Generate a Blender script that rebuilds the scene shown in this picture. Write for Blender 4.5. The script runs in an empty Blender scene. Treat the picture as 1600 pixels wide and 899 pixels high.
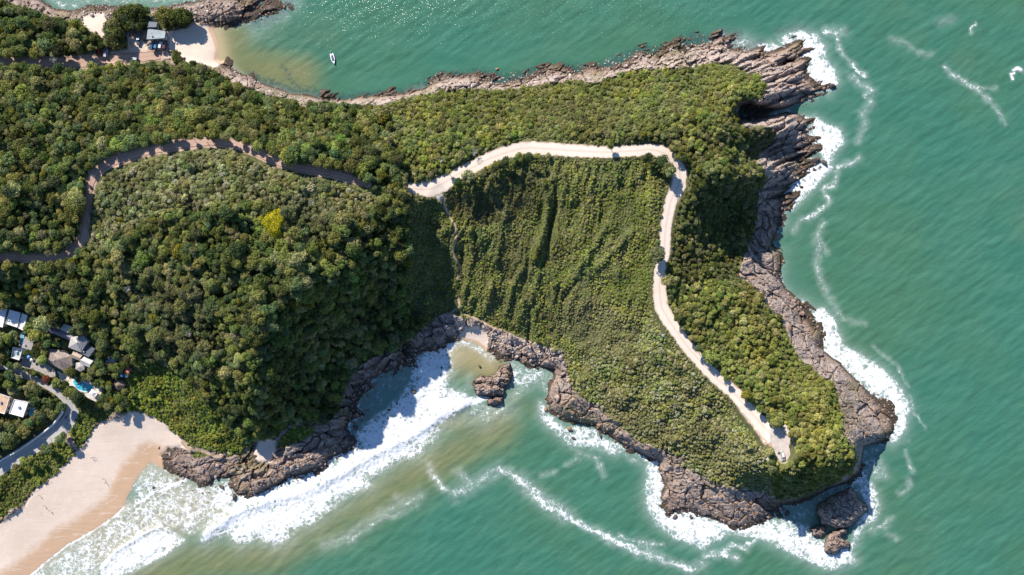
import bpy, bmesh, math, random
import numpy as np
from mathutils import Vector, Matrix
random.seed(7); rng = np.random.default_rng(7)
C = bpy.context.scene.collection

# ------------------------------------------------------------------ camera, sky, sun, exposure
H = 384.0                      # drone height above the sea
S = 0.36                       # metres per photo pixel at sea level
CX, CY = 800.0, 449.5
sc = bpy.context.scene
cam_d = bpy.data.cameras.new('camera'); cam = bpy.data.objects.new('camera', cam_d); C.objects.link(cam)
cam.location = (0, 0, H); cam.rotation_euler = (0, 0, 0)
cam_d.sensor_width = 36; cam_d.lens = 24; cam_d.clip_start = 1; cam_d.clip_end = 60000
sc.camera = cam
SUN_EL = math.radians(33); SDX, SDY = 0.55, 0.835        # shadows fall right and down in the photo
w = bpy.data.worlds.new('World'); sc.world = w; w.use_nodes = True
nt = w.node_tree; bg = nt.nodes['Background']
sky = nt.nodes.new('ShaderNodeTexSky'); sky.sky_type = 'NISHITA'; sky.sun_disc = False
sky.sun_elevation = SUN_EL; sky.sun_rotation = math.atan2(-SDX, SDY) % (2*math.pi)
sky.air_density = 0.75; sky.dust_density = 0.0; sky.ozone_density = 5.0
nt.links.new(sky.outputs[0], bg.inputs[0]); bg.inputs[1].default_value = 0.112
sd = bpy.data.lights.new('sun', 'SUN'); sun = bpy.data.objects.new('sun', sd); C.objects.link(sun)
sd.energy = 5.0; sd.angle = math.radians(0.55); sd.color = (1.0, 0.93, 0.84)
sun.rotation_euler = Vector((SDX*math.cos(SUN_EL), -SDY*math.cos(SUN_EL), -math.sin(SUN_EL))).to_track_quat('-Z', 'Y').to_euler()
sun.location = (-200, 300, 300)
sc.view_settings.view_transform = 'Standard'; sc.view_settings.look = 'None'
sc.view_settings.gamma = 1; sc.view_settings.use_curve_mapping = False
sc.view_settings.exposure = 0.76
sc.render.engine = 'CYCLES'
sc.cycles.max_bounces = 4; sc.cycles.diffuse_bounces = 2; sc.cycles.glossy_bounces = 2; sc.cycles.transmission_bounces = 2

# ------------------------------------------------------------------ noise
def _hash(ix, iy, seed):
    h = (ix.astype(np.int64)*374761393 + iy.astype(np.int64)*668265263 + seed*974634777) & 0xffffffff
    h = ((h ^ (h >> 13))*1274126177) & 0xffffffff
    h = (h ^ (h >> 16))*2246822519 & 0xffffffff
    return (h ^ (h >> 15)) & 0xffffffff
def vrand(ix, iy, seed): return _hash(ix, iy, seed)/4294967295.0
def perlin(x, y, seed=0):
    x0 = np.floor(x); y0 = np.floor(y); fx = x-x0; fy = y-y0
    u = fx*fx*fx*(fx*(fx*6-15)+10); v = fy*fy*fy*(fy*(fy*6-15)+10)
    def g(ix, iy, dx, dy):
        a = vrand(ix, iy, seed)*2*np.pi
        return np.cos(a)*dx + np.sin(a)*dy
    a = g(x0, y0, fx, fy); b = g(x0+1, y0, fx-1, fy); c = g(x0, y0+1, fx, fy-1); d = g(x0+1, y0+1, fx-1, fy-1)
    return 1.5*((a*(1-u)+b*u)*(1-v)+(c*(1-u)+d*u)*v)
def fbm(x, y, seed=0, oct=4, gain=.5):
    s = 0; a = 1; n = 0
    for i in range(oct):
        s = s+a*perlin(x*2**i, y*2**i, seed+i*17); n += a; a *= gain
    return s/n
def ridged(x, y, seed=0, oct=4):
    s = 0; a = 1; n = 0
    for i in range(oct):
        s = s+a*(1-np.abs(perlin(x*2**i, y*2**i, seed+i*31))*1.6); n += a; a *= .5
    return s/n
def voro(x, y, seed=0):
    x0 = np.floor(x); y0 = np.floor(y)
    f1 = np.full(x.shape, 9.); f2 = np.full(x.shape, 9.); cid = np.zeros(x.shape); ox = np.zeros(x.shape); oy = np.zeros(x.shape)
    for i in (-1, 0, 1):
        for j in (-1, 0, 1):
            a = x0+i; b = y0+j
            dx = a+vrand(a, b, seed)-x; dy = b+vrand(a, b, seed+5)-y
            d = np.hypot(dx, dy); c = vrand(a, b, seed+9)
            n1 = d < f1
            f2 = np.where(n1, f1, np.minimum(f2, d)); f1 = np.where(n1, d, f1); cid = np.where(n1, c, cid)
            ox = np.where(n1, dx, ox); oy = np.where(n1, dy, oy)
    return f1, f2, cid, ox, oy
def sstep(a, b, x):
    t = np.clip((x-a)/(b-a), 0, 1); return t*t*(3-2*t)

# ------------------------------------------------------------------ plan of the place (photo pixels; heights in metres)
R0U, R1U, R0V, R1V, ST = -400, 2000, -350, 1250, 2
ru = np.arange(R0U, R1U+1, ST, float); rv = np.arange(R0V, R1V+1, ST, float)
RU, RV = np.meshgrid(ru, rv)
def smp(F, u, v):
    x = np.clip((np.asarray(u, float)-R0U)/ST, 0, len(ru)-1.001); y = np.clip((np.asarray(v, float)-R0V)/ST, 0, len(rv)-1.001)
    i = x.astype(int); j = y.astype(int); fx = x-i; fy = y-j
    return (F[j, i]*(1-fx)+F[j, i+1]*fx)*(1-fy)+(F[j+1, i]*(1-fx)+F[j+1, i+1]*fx)*fy
def pmask(poly, U=RU, V=RV):
    p = np.array(poly, float); m = np.zeros(U.shape, bool)
    for k in range(len(p)):
        (x1, y1), (x2, y2) = p[k], p[(k+1) % len(p)]
        if y1 == y2: continue
        c = ((V >= min(y1, y2)) & (V < max(y1, y2)))
        m ^= c & (U < (V-y1)*(x2-x1)/(y2-y1)+x1)
    return m
def dist(lines, margin=60, closed=False):
    """distance in px to polylines; also index along the line of the nearest point"""
    D = np.full(RU.shape, 1e4); T = np.zeros(RU.shape)
    for p in lines:
        p = [q[:2] for q in p]; n = len(p); acc = 0
        for k in range(n if closed else n-1):
            (x1, y1), (x2, y2) = p[k], p[(k+1) % n]
            i0 = max(0, int((min(x1, x2)-margin-R0U)/ST)); i1 = min(len(ru), int((max(x1, x2)+margin-R0U)/ST)+2)
            j0 = max(0, int((min(y1, y2)-margin-R0V)/ST)); j1 = min(len(rv), int((max(y1, y2)+margin-R0V)/ST)+2)
            if i1 <= i0 or j1 <= j0: continue
            u = RU[j0:j1, i0:i1]; v = RV[j0:j1, i0:i1]
            dx, dy = x2-x1, y2-y1; L = dx*dx+dy*dy+1e-9
            t = np.clip(((u-x1)*dx+(v-y1)*dy)/L, 0, 1)
            d = np.hypot(u-x1-t*dx, v-y1-t*dy)
            b = d < D[j0:j1, i0:i1]
            D[j0:j1, i0:i1] = np.where(b, d, D[j0:j1, i0:i1]); T[j0:j1, i0:i1] = np.where(b, k+t, T[j0:j1, i0:i1])
    return D, T
def blur(F, n):
    for _ in range(n):
        F = (np.roll(F, 1, 0)+np.roll(F, -1, 0)+2*F)/4; F = (np.roll(F, 1, 1)+np.roll(F, -1, 1)+2*F)/4
    return F

COAST = [(-1200,-260),(-400,-120),(-100,-40),(20,-14),(60,0),(85,15),(112,17),(150,6),(182,12),(215,14),(245,13),(275,8),(310,2),(350,-6),(400,-8),(430,-2),(448,10),(430,20),(402,30),
 (372,34),(345,38),(331,45),(338,60),(342,75),(340,92),(352,100),(366,110),(385,119),(402,129),(432,139),(457,147),(485,151),(500,156),(517,158),(550,156),(580,153),(620,151),(637,147),(662,140),(678,128),
 (710,122),(732,122),(745,118),(757,122),(800,127),(817,121),(850,115),(875,111),(905,112),(940,111),(955,101),(980,92),(1008,82),(1020,86),(1040,82),(1057,77),(1060,70),(1087,61),(1100,66),(1125,59),(1150,57),(1130,68),
 (1140,79),(1160,78),(1188,73),(1200,84),(1225,77),(1245,66),(1261,77),(1246,86),(1262,95),(1257,110),(1259,124),(1293,137),(1275,150),(1250,160),(1215,170),(1190,168),(1170,160),(1156,164),(1152,176),(1156,188),(1180,190),(1205,182),(1240,177),(1275,188),
 (1266,203),(1268,216),(1286,232),(1291,248),(1264,262),(1247,280),(1233,300),(1236,320),(1230,335),(1225,350),(1214,366),(1208,380),(1220,395),(1222,412),(1218,436),(1226,450),(1233,457),(1248,467),(1260,474),(1271,487),(1272,507),(1284,520),
 (1280,540),(1300,560),(1317,572),(1337,595),(1350,605),(1372,620),(1386,621),(1397,636),(1398,662),(1393,677),(1380,687),(1350,697),(1346,715),(1341,735),(1320,752),(1295,766),(1270,779),(1245,787),(1226,790),(1220,802),(1200,814),
 (1175,822),(1147,825),(1130,820),(1107,812),(1095,807),(1080,797),(1062,797),(1050,801),(1042,806),(1040,787),(1032,780),(1041,765),(1035,747),(1029,735),(1031,722),(1012,712),(995,705),(977,697),(960,687),(942,675),(930,663),(907,662),
 (885,655),(860,640),(852,625),(860,605),(867,590),(866,577),(850,575),(825,571),(800,562),(790,566),(780,563),(771,557),(757,547),(745,538),(725,531),(705,532),(690,545),(670,545),(662,547),(650,556),(645,567),(625,575),(595,582),(585,592),(582,606),
 (561,622),(560,636),(573,648),(551,656),(546,667),(547,680),(560,692),(540,705),(517,715),(507,727),(485,735),(450,746),(425,762),(400,774),(370,774),(362,762),(362,748),(335,750),(332,757),(312,761),(302,750),(275,742),(250,731),
 (235,722),(215,745),(200,775),(193,792),(175,810),(125,842),(110,848),(67,882),(47,899),(-40,960),(-200,1080),(-1200,1700)]
VEG = [
 [(-1200,-230),(-400,-100),(-60,-20),(0,0),(25,8),(60,18),(75,28),(100,30),(108,36),(130,38),(139,46),(138,55),(150,50),(160,60),(166,72),(152,80),(120,82),(100,88),(60,90),(20,88),(-30,90),(-1200,60)],
 [(-1200,100),(-30,97),(20,99),(60,101),(85,103),(115,106),(130,112),(150,106),(170,101),(200,101),(220,98),(245,96),(262,99),(275,105),(272,80),(279,82),(290,100),(305,97),(320,105),(335,110),(350,118),(365,130),(385,136),(400,142),
  (420,150),(440,152),(462,157),(470,168),(478,170),(485,159),(510,159),(530,163),(560,165),(600,166),(612,160),(650,150),(680,146),(700,142),(740,140),(800,140),(850,132),(880,128),(910,127),(925,132),(940,130),(965,118),(990,110),(1030,108),(1080,105),
  (1110,100),(1140,98),(1155,105),(1165,115),(1180,118),(1190,130),(1197,140),(1192,152),(1172,155),(1155,160),(1150,172),(1153,186),(1168,200),(1190,196),(1212,206),(1208,222),(1190,235),(1180,252),(1190,262),(1200,280),(1185,300),(1180,330),(1176,370),(1162,400),
  (1152,430),(1165,440),(1182,452),(1200,480),(1215,495),(1225,512),(1235,532),(1245,555),(1260,570),(1285,590),(1300,600),(1310,622),(1315,650),(1318,680),(1334,700),(1340,720),(1328,739),(1300,757),(1258,775),(1222,780),(1190,768),(1165,764),(1145,760),(1120,755),(1100,745),
  (1082,736),(1066,726),(1076,715),(1050,710),(1030,700),(1000,690),(975,670),(965,655),(945,645),(930,630),(910,622),(895,605),(890,590),(885,570),(880,550),(870,545),(850,540),(820,530),(800,522),(780,515),(755,505),(735,497),(715,493),(700,488),
  (688,490),(668,508),(646,524),(625,540),(600,553),(572,562),(548,588),(536,615),(530,640),(515,656),(500,662),(480,660),(450,664),(428,684),(400,688),(385,700),(372,709),(350,710),(330,703),(310,698),(296,697),(282,685),(275,678),(255,660),(235,650),(215,643),(205,641),(190,646),(180,640),(168,655),(155,659),(145,667),
  (141,682),(134,692),(124,698),(110,678),(100,690),(118,704),(110,720),(82,745),(52,765),(41,775),(37,787),(15,797),(0,815),(-60,860),(-1200,1500)],
 [(433,700),(440,680),(460,667),(485,662),(488,678),(470,690),(445,698)],
 [(298,708),(312,700),(324,703),(326,712),(310,716),(300,713)],
 [(183,16),(200,10),(222,10),(236,18),(238,40),(228,48),(205,44),(190,52),(198,60),(196,72),(180,79),(165,70),(164,52),(175,40)],
 [(244,18),(262,14),(280,16),(300,22),(302,34),(290,44),(270,44),(262,48),(248,44),(243,32)],
]
TRACKS = {   # centre line (px, px, half width)
 'headland_road': [(638,294,7),(655,296,9),(674,295,12),(692,287,11),(715,273,9),(740,261,9),(765,248,9),(790,239,9),(820,232,9),(860,233,9),(900,236,9),(950,238,8),(990,236,8),(1016,234,8),(1038,240,10),(1053,253,10),(1062,270,10),(1060,290,10),(1050,310,9),
   (1045,330,8),(1041,350,8),(1039,370,8),(1038,395,8),(1033,412,8),(1031,435,9),(1031,460,10),(1034,480,10),(1042,495,10),(1057,518,9),(1077,545,9),(1101,572,9),(1125,596,9),(1146,613,9),(1162,632,9),(1182,654,11),(1202,676,13),(1210,687,12)],
 'junction_spur': [(674,296,10),(684,303,7),(690,311,4)],
 'side_track': [(1160,640,4),(1172,655,4),(1182,668,4),(1191,680,4),(1197,690,5)],
 'western_dirt_road': [(-400,420,7),(-60,404,7),(0,402,7),(30,402,7),(60,404,7),(85,403,8),(105,397,9),(122,386,9),(131,370,7),(133,345,6),(137,310,6),(141,290,7),(147,271,9),(165,256,9),(188,248,10),(212,241,8),(245,233,8),(290,225,8),(330,222,7),(370,225,7),(400,238,7),(430,251,8),(470,263,7),(510,269,7),(545,278,7),(575,288,5)],
 'north_dirt_road': [(-400,90,6),(-40,94,6),(40,96,7),(90,97,8),(125,98,9),(160,94,9),(195,92,9),(225,89,8),(250,86,8)],
}
ASPHALT = [(-400,955,11),(-60,768,11),(0,731,11),(40,706,11),(85,677,11),(102,664,11),(111,649,10),(113,636,9),(104,624,8),(88,611,6),(66,598,6),(44,588,6),(20,578,6),(-10,570,6),(-200,560,6)]
TRAILS = [[(692,313,1.5),(697,328,1.2),(704,341,1.2),(711,352,1.2),(713,375,1.),(707,390,1.2),(710,402,1.2),(717,412,1.2),(720,424,1.2),(715,437,1.2)],
 [(285,690,3),(298,704,3),(312,702,2),(325,708,2.5),(340,714,2.5),(352,709,1.5),(358,706,1)],
 [(106,678,2),(112,692,2),(120,702,2.5)],
 [(716,466,1),(718,478,1),(708,487,1.2),(700,492,1.2)],[(720,489,1),(745,498,1),(770,512,1),(790,518,1)]]
SANDP = [
 [(-1200,1900),(-40,1060),(67,915),(87,896),(125,864),(140,856),(190,825),(208,806),(215,790),(232,760),(248,738),(256,730),(252,712),(262,700),(285,700),(298,706),(296,697),(275,678),(255,660),(235,650),(205,641),(190,652),(150,662),(130,700),(118,706),(82,747),(52,768),(37,790),(0,818),(-60,865),(-1200,1560)],
 [(262,50),(290,45),(303,34),(345,44),(356,60),(358,75),(350,98),(338,106),(305,98),(290,100),(279,82),(266,80),(262,70)],
 [(128,24),(160,20),(166,30),(176,38),(164,52),(166,70),(160,62),(150,50),(139,55),(139,45),(130,38)],
 [(726,513),(748,510),(760,520),(764,534),(758,556),(745,548),(725,542),(708,538)],
 [(397,705),(402,690),(418,685),(432,690),(430,706),(424,722),(405,724),(398,716)],
 [(172,80),(200,76),(200,58),(212,56),(228,66),(232,78),(262,80),(270,92),(240,96),(220,97),(170,99)]]
OUT = ~pmask(COAST)
LAND = ~OUT
dc, _ = dist([COAST], 330, closed=False); dc = np.minimum(dc, 330)
SD = np.where(LAND, dc, -dc)
VM = np.zeros(RU.shape, bool)
for p in VEG: VM |= pmask(p)
dv, _ = dist([p+[p[0]] for p in VEG], 60); dv = np.minimum(dv, 60)
VS = np.where(VM, dv, -dv)
SAND = np.zeros(RU.shape, bool)
for p in SANDP: SAND |= pmask(p)
dsn, _ = dist([p+[p[0]] for p in SANDP], 60); SS = np.where(SAND, np.minimum(dsn, 60), -np.minimum(dsn, 60))

HP = [ # px, py, height
 (-400,0,8),(-400,200,30),(-400,330,40),(-400,450,30),(-400,600,9),(-400,850,5),(-400,1200,3),
 (0,40,5),(60,60,5),(120,60,5),(0,95,6),(100,96,5),(200,92,3),(200,50,3),(245,55,3),(300,70,1.6),(280,30,2.5),(350,20,2.5),(180,20,2),(330,95,3),
 (0,150,16),(100,150,17),(200,140,15),(300,140,14),(370,150,11),(450,175,14),(0,210,25),(100,220,27),(200,200,27),(300,190,28),(400,195,26),(500,190,20),(560,185,16),(600,190,18),
 (0,300,30),(60,330,27),(0,400,24),(90,400,25),(131,350,28),(140,290,31),(190,247,34),(290,224,36),(370,225,36),(430,250,36),(510,268,34),(575,290,32),(640,295,30),
 (560,235,32),(660,235,29),(480,225,33),
 (250,300,42),(350,290,46),(450,300,46),(540,320,40),(350,370,46),(430,370,46),(500,380,43),(250,380,40),(180,400,33),(590,345,36),(620,330,33),(645,315,31),(600,380,34),(570,415,36),(520,440,39),(460,480,42),(440,520,39),(415,570,34),(400,620,26),
 (380,440,44),(300,460,38),(350,540,34),(300,560,26),(220,480,26),(150,470,19),(80,450,18),(0,470,13),(380,650,14),(320,640,11),(350,690,7),(270,610,10),
 (640,380,25),(640,440,13),(625,490,8),(600,440,18),(560,480,13),(520,520,12),(480,510,22),(580,520,6),(480,570,10),(540,560,7),(460,620,7),(505,610,6),(430,660,9),(540,610,2.2),(560,600,1.6),(610,545,2.2),(650,528,2.4),(680,508,3.6),(660,340,24),(680,400,14),(690,450,8),(665,470,6),
 (120,540,11),(60,530,10),(0,520,9),(180,560,10),(130,600,7),(60,590,7),(0,580,7),(190,610,6),(100,640,5),(30,640,6),(0,700,5),(60,690,5),(0,770,4),(100,720,3.2),(150,690,2.6),(220,660,3),(150,760,1.6),(80,810,1.6),(0,860,1.8),(240,690,1.6),(-60,1000,1.6),
 (310,735,2.6),(400,740,3.4),(450,720,4),(500,700,3.6),(460,680,7.5),(410,700,3),(350,730,3),
 (720,160,12),(800,165,13),(700,190,22),(800,190,26),(900,160,15),(900,190,28),(1000,150,16),(1000,190,32),(1080,140,18),(1080,180,34),(1140,130,22),(1150,148,28),(1180,140,20),(1130,175,32),(1130,200,36),(1110,230,36),(1205,150,11),(1200,130,9),(1240,130,4),(1180,110,8),(1240,90,3.5),
 (740,235,32),(820,231,31),(900,234,33),(1000,235,35),(1055,253,34),(1062,290,33),(1043,340,32),(1038,395,31),(1031,450,30),(1045,500,30),(1100,570,30),(1150,618,30),(1210,690,32),
 (1100,270,38),(1120,255,38),(1090,310,33),(1075,350,29),(1140,280,34),(1165,275,32),(1188,268,25),(1120,320,20),(1140,340,10),(1170,330,6),(1100,390,20),(1150,370,7),(1120,420,16),(1170,300,14),(1200,290,5),(1150,222,30),(1168,200,27),(1200,198,22),(1228,196,13),(1185,222,16),(1205,222,9),(1200,240,4),(1180,245,12),(1230,225,4),(1222,262,7),(1200,320,4),(1190,400,6),(1170,430,10),
 (1160,460,18),(1200,500,16),(1230,560,18),(1280,620,24),(1300,680,31),(1250,680,32),(1200,600,29),(1130,520,26),(1100,470,27),(1220,490,9),(1250,520,6),(1290,560,7),(1340,630,8),(1370,660,6),(1322,712,31),(1300,735,27),(1270,735,32),(1220,735,31),(1210,755,17),(1260,758,13),(1300,750,12),(1170,735,25),(1140,735,18),
 (1120,700,19),(1180,765,8),(1150,780,6),(1100,770,6),(1060,750,6),(1240,775,5),(1180,800,4),(1080,720,11),
 (1040,640,19),(960,560,18),(1000,500,24),(900,450,22),(900,350,28),(800,300,28),(980,320,31),(980,420,28),(720,300,28),(720,360,21),(800,380,20),(720,430,13),(800,450,13),(720,480,7),(800,505,6),(870,520,9),(940,600,12),(1000,660,11),(900,600,7),(880,630,4.5),(920,650,4.5),(960,670,5),
 (760,525,2.2),(700,510,3),(830,555,3.2),(690,530,2.5),
 (1240,170,3),(1500,400,0),(1500,0,0),(1500,850,0),(800,-100,0),(900,850,0),(600,850,0),(1900,500,0)]
hp = np.array(HP, float)
P = hp[:, :2]/400.0
def tps(r2): return np.where(r2 > 1e-12, .5*r2*np.log(r2+1e-12), 0)
n = len(P); A = np.zeros((n+3, n+3)); d2 = ((P[:, None]-P[None])**2).sum(-1)
A[:n, :n] = tps(d2)+np.eye(n)*4e-4; A[:n, n] = 1; A[:n, n+1:] = P; A[n, :n] = 1; A[n+1:, :n] = P.T
wt = np.linalg.solve(A, np.concatenate([hp[:, 2], [0, 0, 0]]))
cu = ru[::4]; cv = rv[::4]; gu, gv = np.meshgrid(cu/400, cv/400); HBc = wt[n]+wt[n+1]*gu+wt[n+2]*gv
for k in range(n): HBc = HBc+wt[k]*tps((gu-P[k, 0])**2+(gv-P[k, 1])**2)
x = (ru-R0U)/8; i = np.minimum(x.astype(int), len(cu)-2); fx = x-i
tmp = HBc[:, i]*(1-fx)+HBc[:, i+1]*fx
y = (rv-R0V)/8; j = np.minimum(y.astype(int), len(cv)-2); fy = (y-j)[:, None]
HB = tmp[j]*(1-fy)+tmp[j+1]*fy
HB = np.clip(blur(HB, 6), 0.8, 60)
beachy = sstep(-25, 5, blur(SS, 10))
wco = 5+beachy*22
HT = np.where(LAND, np.minimum(HB, 60)*(1-np.exp(-dc/wco)), -np.minimum(dc*S*.25, 9))
# roads cut into the slope: level across, smooth along
def flatten(HT, line, extra=2.0, soft=7.0):
    pts = [(a, b) for a, b, _ in line]; wd = np.array([c for _, _, c in line])
    hs = smp(HT, [p[0] for p in pts], [p[1] for p in pts])
    for _ in range(2): hs = np.convolve(np.pad(hs, 1, 'edge'), [.25, .5, .25], 'valid')
    D, T = dist([pts], 40)
    k = np.clip(T.astype(int), 0, len(pts)-2); f = T-k
    hl = hs[k]*(1-f)+hs[k+1]*f; wl = wd[k]*(1-f)+wd[k+1]*f
    m = 1-sstep(0, soft, D-wl-extra); m = np.where(D < 39, m, 0)
    return HT*(1-m)+hl*m, D-wl
ROADD = np.full(RU.shape, 99.)
HT = blur(HT, 1)
for kname, ln in TRACKS.items():
    HT, D = flatten(HT, ln); ROADD = np.minimum(ROADD, D)
HT, D = flatten(HT, ASPHALT); ASPD = D
TRD = np.full(RU.shape, 99.)
for ln in TRAILS:
    HT, D = flatten(HT, ln, .5, 3); TRD = np.minimum(TRD, D)
LOOKOUT = [(1204,667),(1212,664),(1224,674),(1236,687),(1241,702),(1239,714),(1230,721),(1219,722),(1213,713),(1209,702),(1203,688)]
PADS = []      # (polygon, level)
def pad(poly, level=None, grow=2.0):
    """level the ground under a building, a pool or a paved yard"""
    global HT
    m = pmask(poly); D, _ = dist([poly+[poly[0]]], 14); D = np.where(m, 0, D)
    if level is None:
        cxm = np.mean([p[0] for p in poly]); cym = np.mean([p[1] for p in poly]); level = float(smp(HT, cxm, cym))
    a = 1-sstep(grow, grow+4, D); HT = HT*(1-a)+level*a
    return level
LOOK_Z = pad(LOOKOUT, 32.0)

rockband = np.clip(1-sstep(-2.5, 3.5, VS), 0, 1)*(1-sstep(-3, 4, SS))*(SD > -18)
rockband = np.where((ROADD < 3) | (ASPD < 3), 0, rockband)
rockband = blur(rockband, 1)
CLEAR = np.zeros(RU.shape, bool)     # yards and buildings: no wild plants

# ------------------------------------------------------------------ yards, pads
def X(px, py, z=0.0):
    k = S*(H-z)/H
    return ((px-CX)*k, (CY-py)*k, z)
def W(px, py, up=0.0):
    z = float(smp(HT, px, py))+up
    return Vector(X(px, py, z))

YARDS = {
 'hotel_terrace': ([(86,566),(96,574),(104,582),(112,586),(122,590),(148,600),(158,604),(160,612),(157,622),(150,628),(138,622),(122,612),(110,604),(100,601),(94,596),(92,585),(84,574)], 7.2),
 'paved_yard': ([(28,560),(40,556),(56,556),(66,566),(84,574),(88,588),(78,590),(64,582),(52,578),(36,574),(30,568)], 7.6),
}
HOUSES = []
def clear(poly, g=3):
    global CLEAR
    D, _ = dist([poly+[poly[0]]], 12); CLEAR |= pmask(poly) | (D < g)
for k, (p, lv) in YARDS.items(): pad(p, lv, .5); clear(p, 1)

# ------------------------------------------------------------------ materials
def mat(name): 
    m = bpy.data.materials.new(name); m.use_nodes = True; nt = m.node_tree
    return m, nt, nt.nodes['Principled BSDF']
def N(nt, t, **kw):
    n = nt.nodes.new(t)
    for k, v in kw.items():
        if k.startswith('i_'):
            n.inputs[k[2:].replace('_', ' ')].default_value = v
        else: setattr(n, k, v)
    return n
def L(nt, a, b): nt.links.new(a, b)
def ramp(nt, fac, stops):
    r = N(nt, 'ShaderNodeValToRGB'); cr = r.color_ramp
    while len(cr.elements) < len(stops): cr.elements.new(.5)
    for e, (p, c) in zip(cr.elements, stops): e.position = p; e.color = c if len(c) == 4 else (*c, 1)
    if fac is not None: L(nt, fac, r.inputs[0])
    return r
def mixc(nt, fac, a, b, mode='MIX'):
    m = N(nt, 'ShaderNodeMix', data_type='RGBA', blend_type=mode)
    for sock, v in ((m.inputs[0], fac), (m.inputs[6], a), (m.inputs[7], b)):
        if hasattr(v, 'is_linked') or hasattr(v, 'links'): L(nt, v, sock)
        elif isinstance(v, (int, float)): sock.default_value = v
        else: sock.default_value = (*v, 1) if len(v) == 3 else v
    return m.outputs[2]
def math_(nt, op, a, b=None, c=None, clamp=False):
    m = N(nt, 'ShaderNodeMath', operation=op, use_clamp=clamp)
    for k, v in enumerate((a, b, c)):
        if v is None: continue
        if isinstance(v, (int, float)): m.inputs[k].default_value = v
        else: L(nt, v, m.inputs[k])
    return m.outputs[0]
def mrange(nt, v, a, b, c=0, d=1):
    m = N(nt, 'ShaderNodeMapRange', interpolation_type='SMOOTHSTEP'); L(nt, v, m.inputs[0])
    for i, q in enumerate((a, b, c, d)): m.inputs[1+i].default_value = q
    return m.outputs[0]
def attr(nt, name, kind='GEOMETRY'): return N(nt, 'ShaderNodeAttribute', attribute_name=name, attribute_type=kind)
def noise(nt, co, scale, detail=4, rough=.55, dist=0):
    n = N(nt, 'ShaderNodeTexNoise'); n.inputs['Scale'].default_value = scale; n.inputs['Detail'].default_value = detail
    n.inputs['Roughness'].default_value = rough; n.inputs['Distortion'].default_value = dist
    if co is not None: L(nt, co, n.inputs['Vector'])
    return n.outputs['Fac']

def simple(name, col, rough=.7, var=.12, scale=1.5, metal=0, spec=.3, bump=0):
    m, nt, b = mat(name); tc = N(nt, 'ShaderNodeTexCoord')
    f = noise(nt, tc.outputs['Object'], scale, 5)
    lo = tuple(max(0, c*(1-var*2)) for c in col); hi = tuple(min(1, c*(1+var)) for c in col)
    r = ramp(nt, f, [(.3, lo), (.7, hi)]); L(nt, r.outputs[0], b.inputs['Base Color'])
    b.inputs['Roughness'].default_value = rough; b.inputs['Metallic'].default_value = metal; b.inputs['Specular IOR Level'].default_value = spec
    if bump:
        bp = N(nt, 'ShaderNodeBump', i_Strength=bump, i_Distance=.1); L(nt, f, bp.inputs['Height']); L(nt, bp.outputs[0], b.inputs['Normal'])
    return m
def ribbed(name, col, period=.4, rough=.6, depth=.06, axis='X', var=.12):
    """corrugated sheet or tile courses"""
    m, nt, b = mat(name); tc = N(nt, 'ShaderNodeTexCoord')
    wv = N(nt, 'ShaderNodeTexWave', wave_type='BANDS', bands_direction=axis); L(nt, tc.outputs['Object'], wv.inputs['Vector'])
    wv.inputs['Scale'].default_value = 1/period/3.14; wv.inputs['Distortion'].default_value = .3
    f = noise(nt, tc.outputs['Object'], .9, 6, .7)
    lo = tuple(c*(1-var*2.4) for c in col); hi = tuple(min(1, c*(1+var)) for c in col)
    r = ramp(nt, f, [(.32, lo), (.66, hi)]); col2 = mixc(nt, math_(nt, 'MULTIPLY', wv.outputs['Fac'], .25), r.outputs[0], tuple(c*.55 for c in col))
    L(nt, col2, b.inputs['Base Color']); b.inputs['Roughness'].default_value = rough; b.inputs['Specular IOR Level'].default_value = .3
    bp = N(nt, 'ShaderNodeBump', i_Strength=.8, i_Distance=depth); L(nt, wv.outputs['Fac'], bp.inputs['Height']); L(nt, bp.outputs[0], b.inputs['Normal'])
    return m

# ground: colours by what lies there (sand, rock, dirt, soil under plants)
gm, nt, b = mat('ground')
geo = N(nt, 'ShaderNodeNewGeometry'); pos = geo.outputs['Position']
sepx = N(nt, 'ShaderNodeSeparateXYZ'); L(nt, pos, sepx.inputs[0]); Z = sepx.outputs['Z']
nbig = noise(nt, pos, .035, 5, .6); nmid = noise(nt, pos, .25, 6, .65); nfin = noise(nt, pos, 1.4, 5, .7)
soil = ramp(nt, nmid, [(.3, (.045, .052, .020)), (.55, (.10, .105, .042)), (.75, (.17, .155, .08))]).outputs[0]
# rock
mp = N(nt, 'ShaderNodeMapping'); mp.inputs['Rotation'].default_value = (0, 0, math.radians(-22)); mp.inputs['Scale'].default_value = (.35, 1.6, 1)
L(nt, pos, mp.inputs[0]); nstr = noise(nt, mp.outputs[0], .5, 8, .7, .6)
rk = ramp(nt, nmid, [(.25, (.125, .088, .066)), (.42, (.225, .165, .13)), (.58, (.32, .245, .205)), (.78, (.45, .37, .32))]).outputs[0]
rk = mixc(nt, mrange(nt, nbig, .43, .6, 0, .8), rk, mixc(nt, nstr, (.16, .10, .065), (.36, .25, .17)))
rk = mixc(nt, mrange(nt, math_(nt, 'ADD', Z, math_(nt, 'MULTIPLY', nbig, 9.)), 7.0, 10.5, 0, .35), rk, mixc(nt, nfin, (.34, .285, .25), (.56, .49, .44)))
rk = mixc(nt, mrange(nt, nstr, .42, .32, 0, .6), rk, (.085, .06, .05))
rk = mixc(nt, mrange(nt, math_(nt, 'ADD', nbig, math_(nt, 'MULTIPLY', nfin, .35)), .70, .80, 0, .6), rk, (.12, .115, .045))
rk = mixc(nt, mrange(nt, math_(nt, 'ADD', Z, math_(nt, 'MULTIPLY', nfin, 1.2)), 3.0, 1.1, 0, .85), rk, (.040, .030, .020))     # wet, weedy foot
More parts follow.
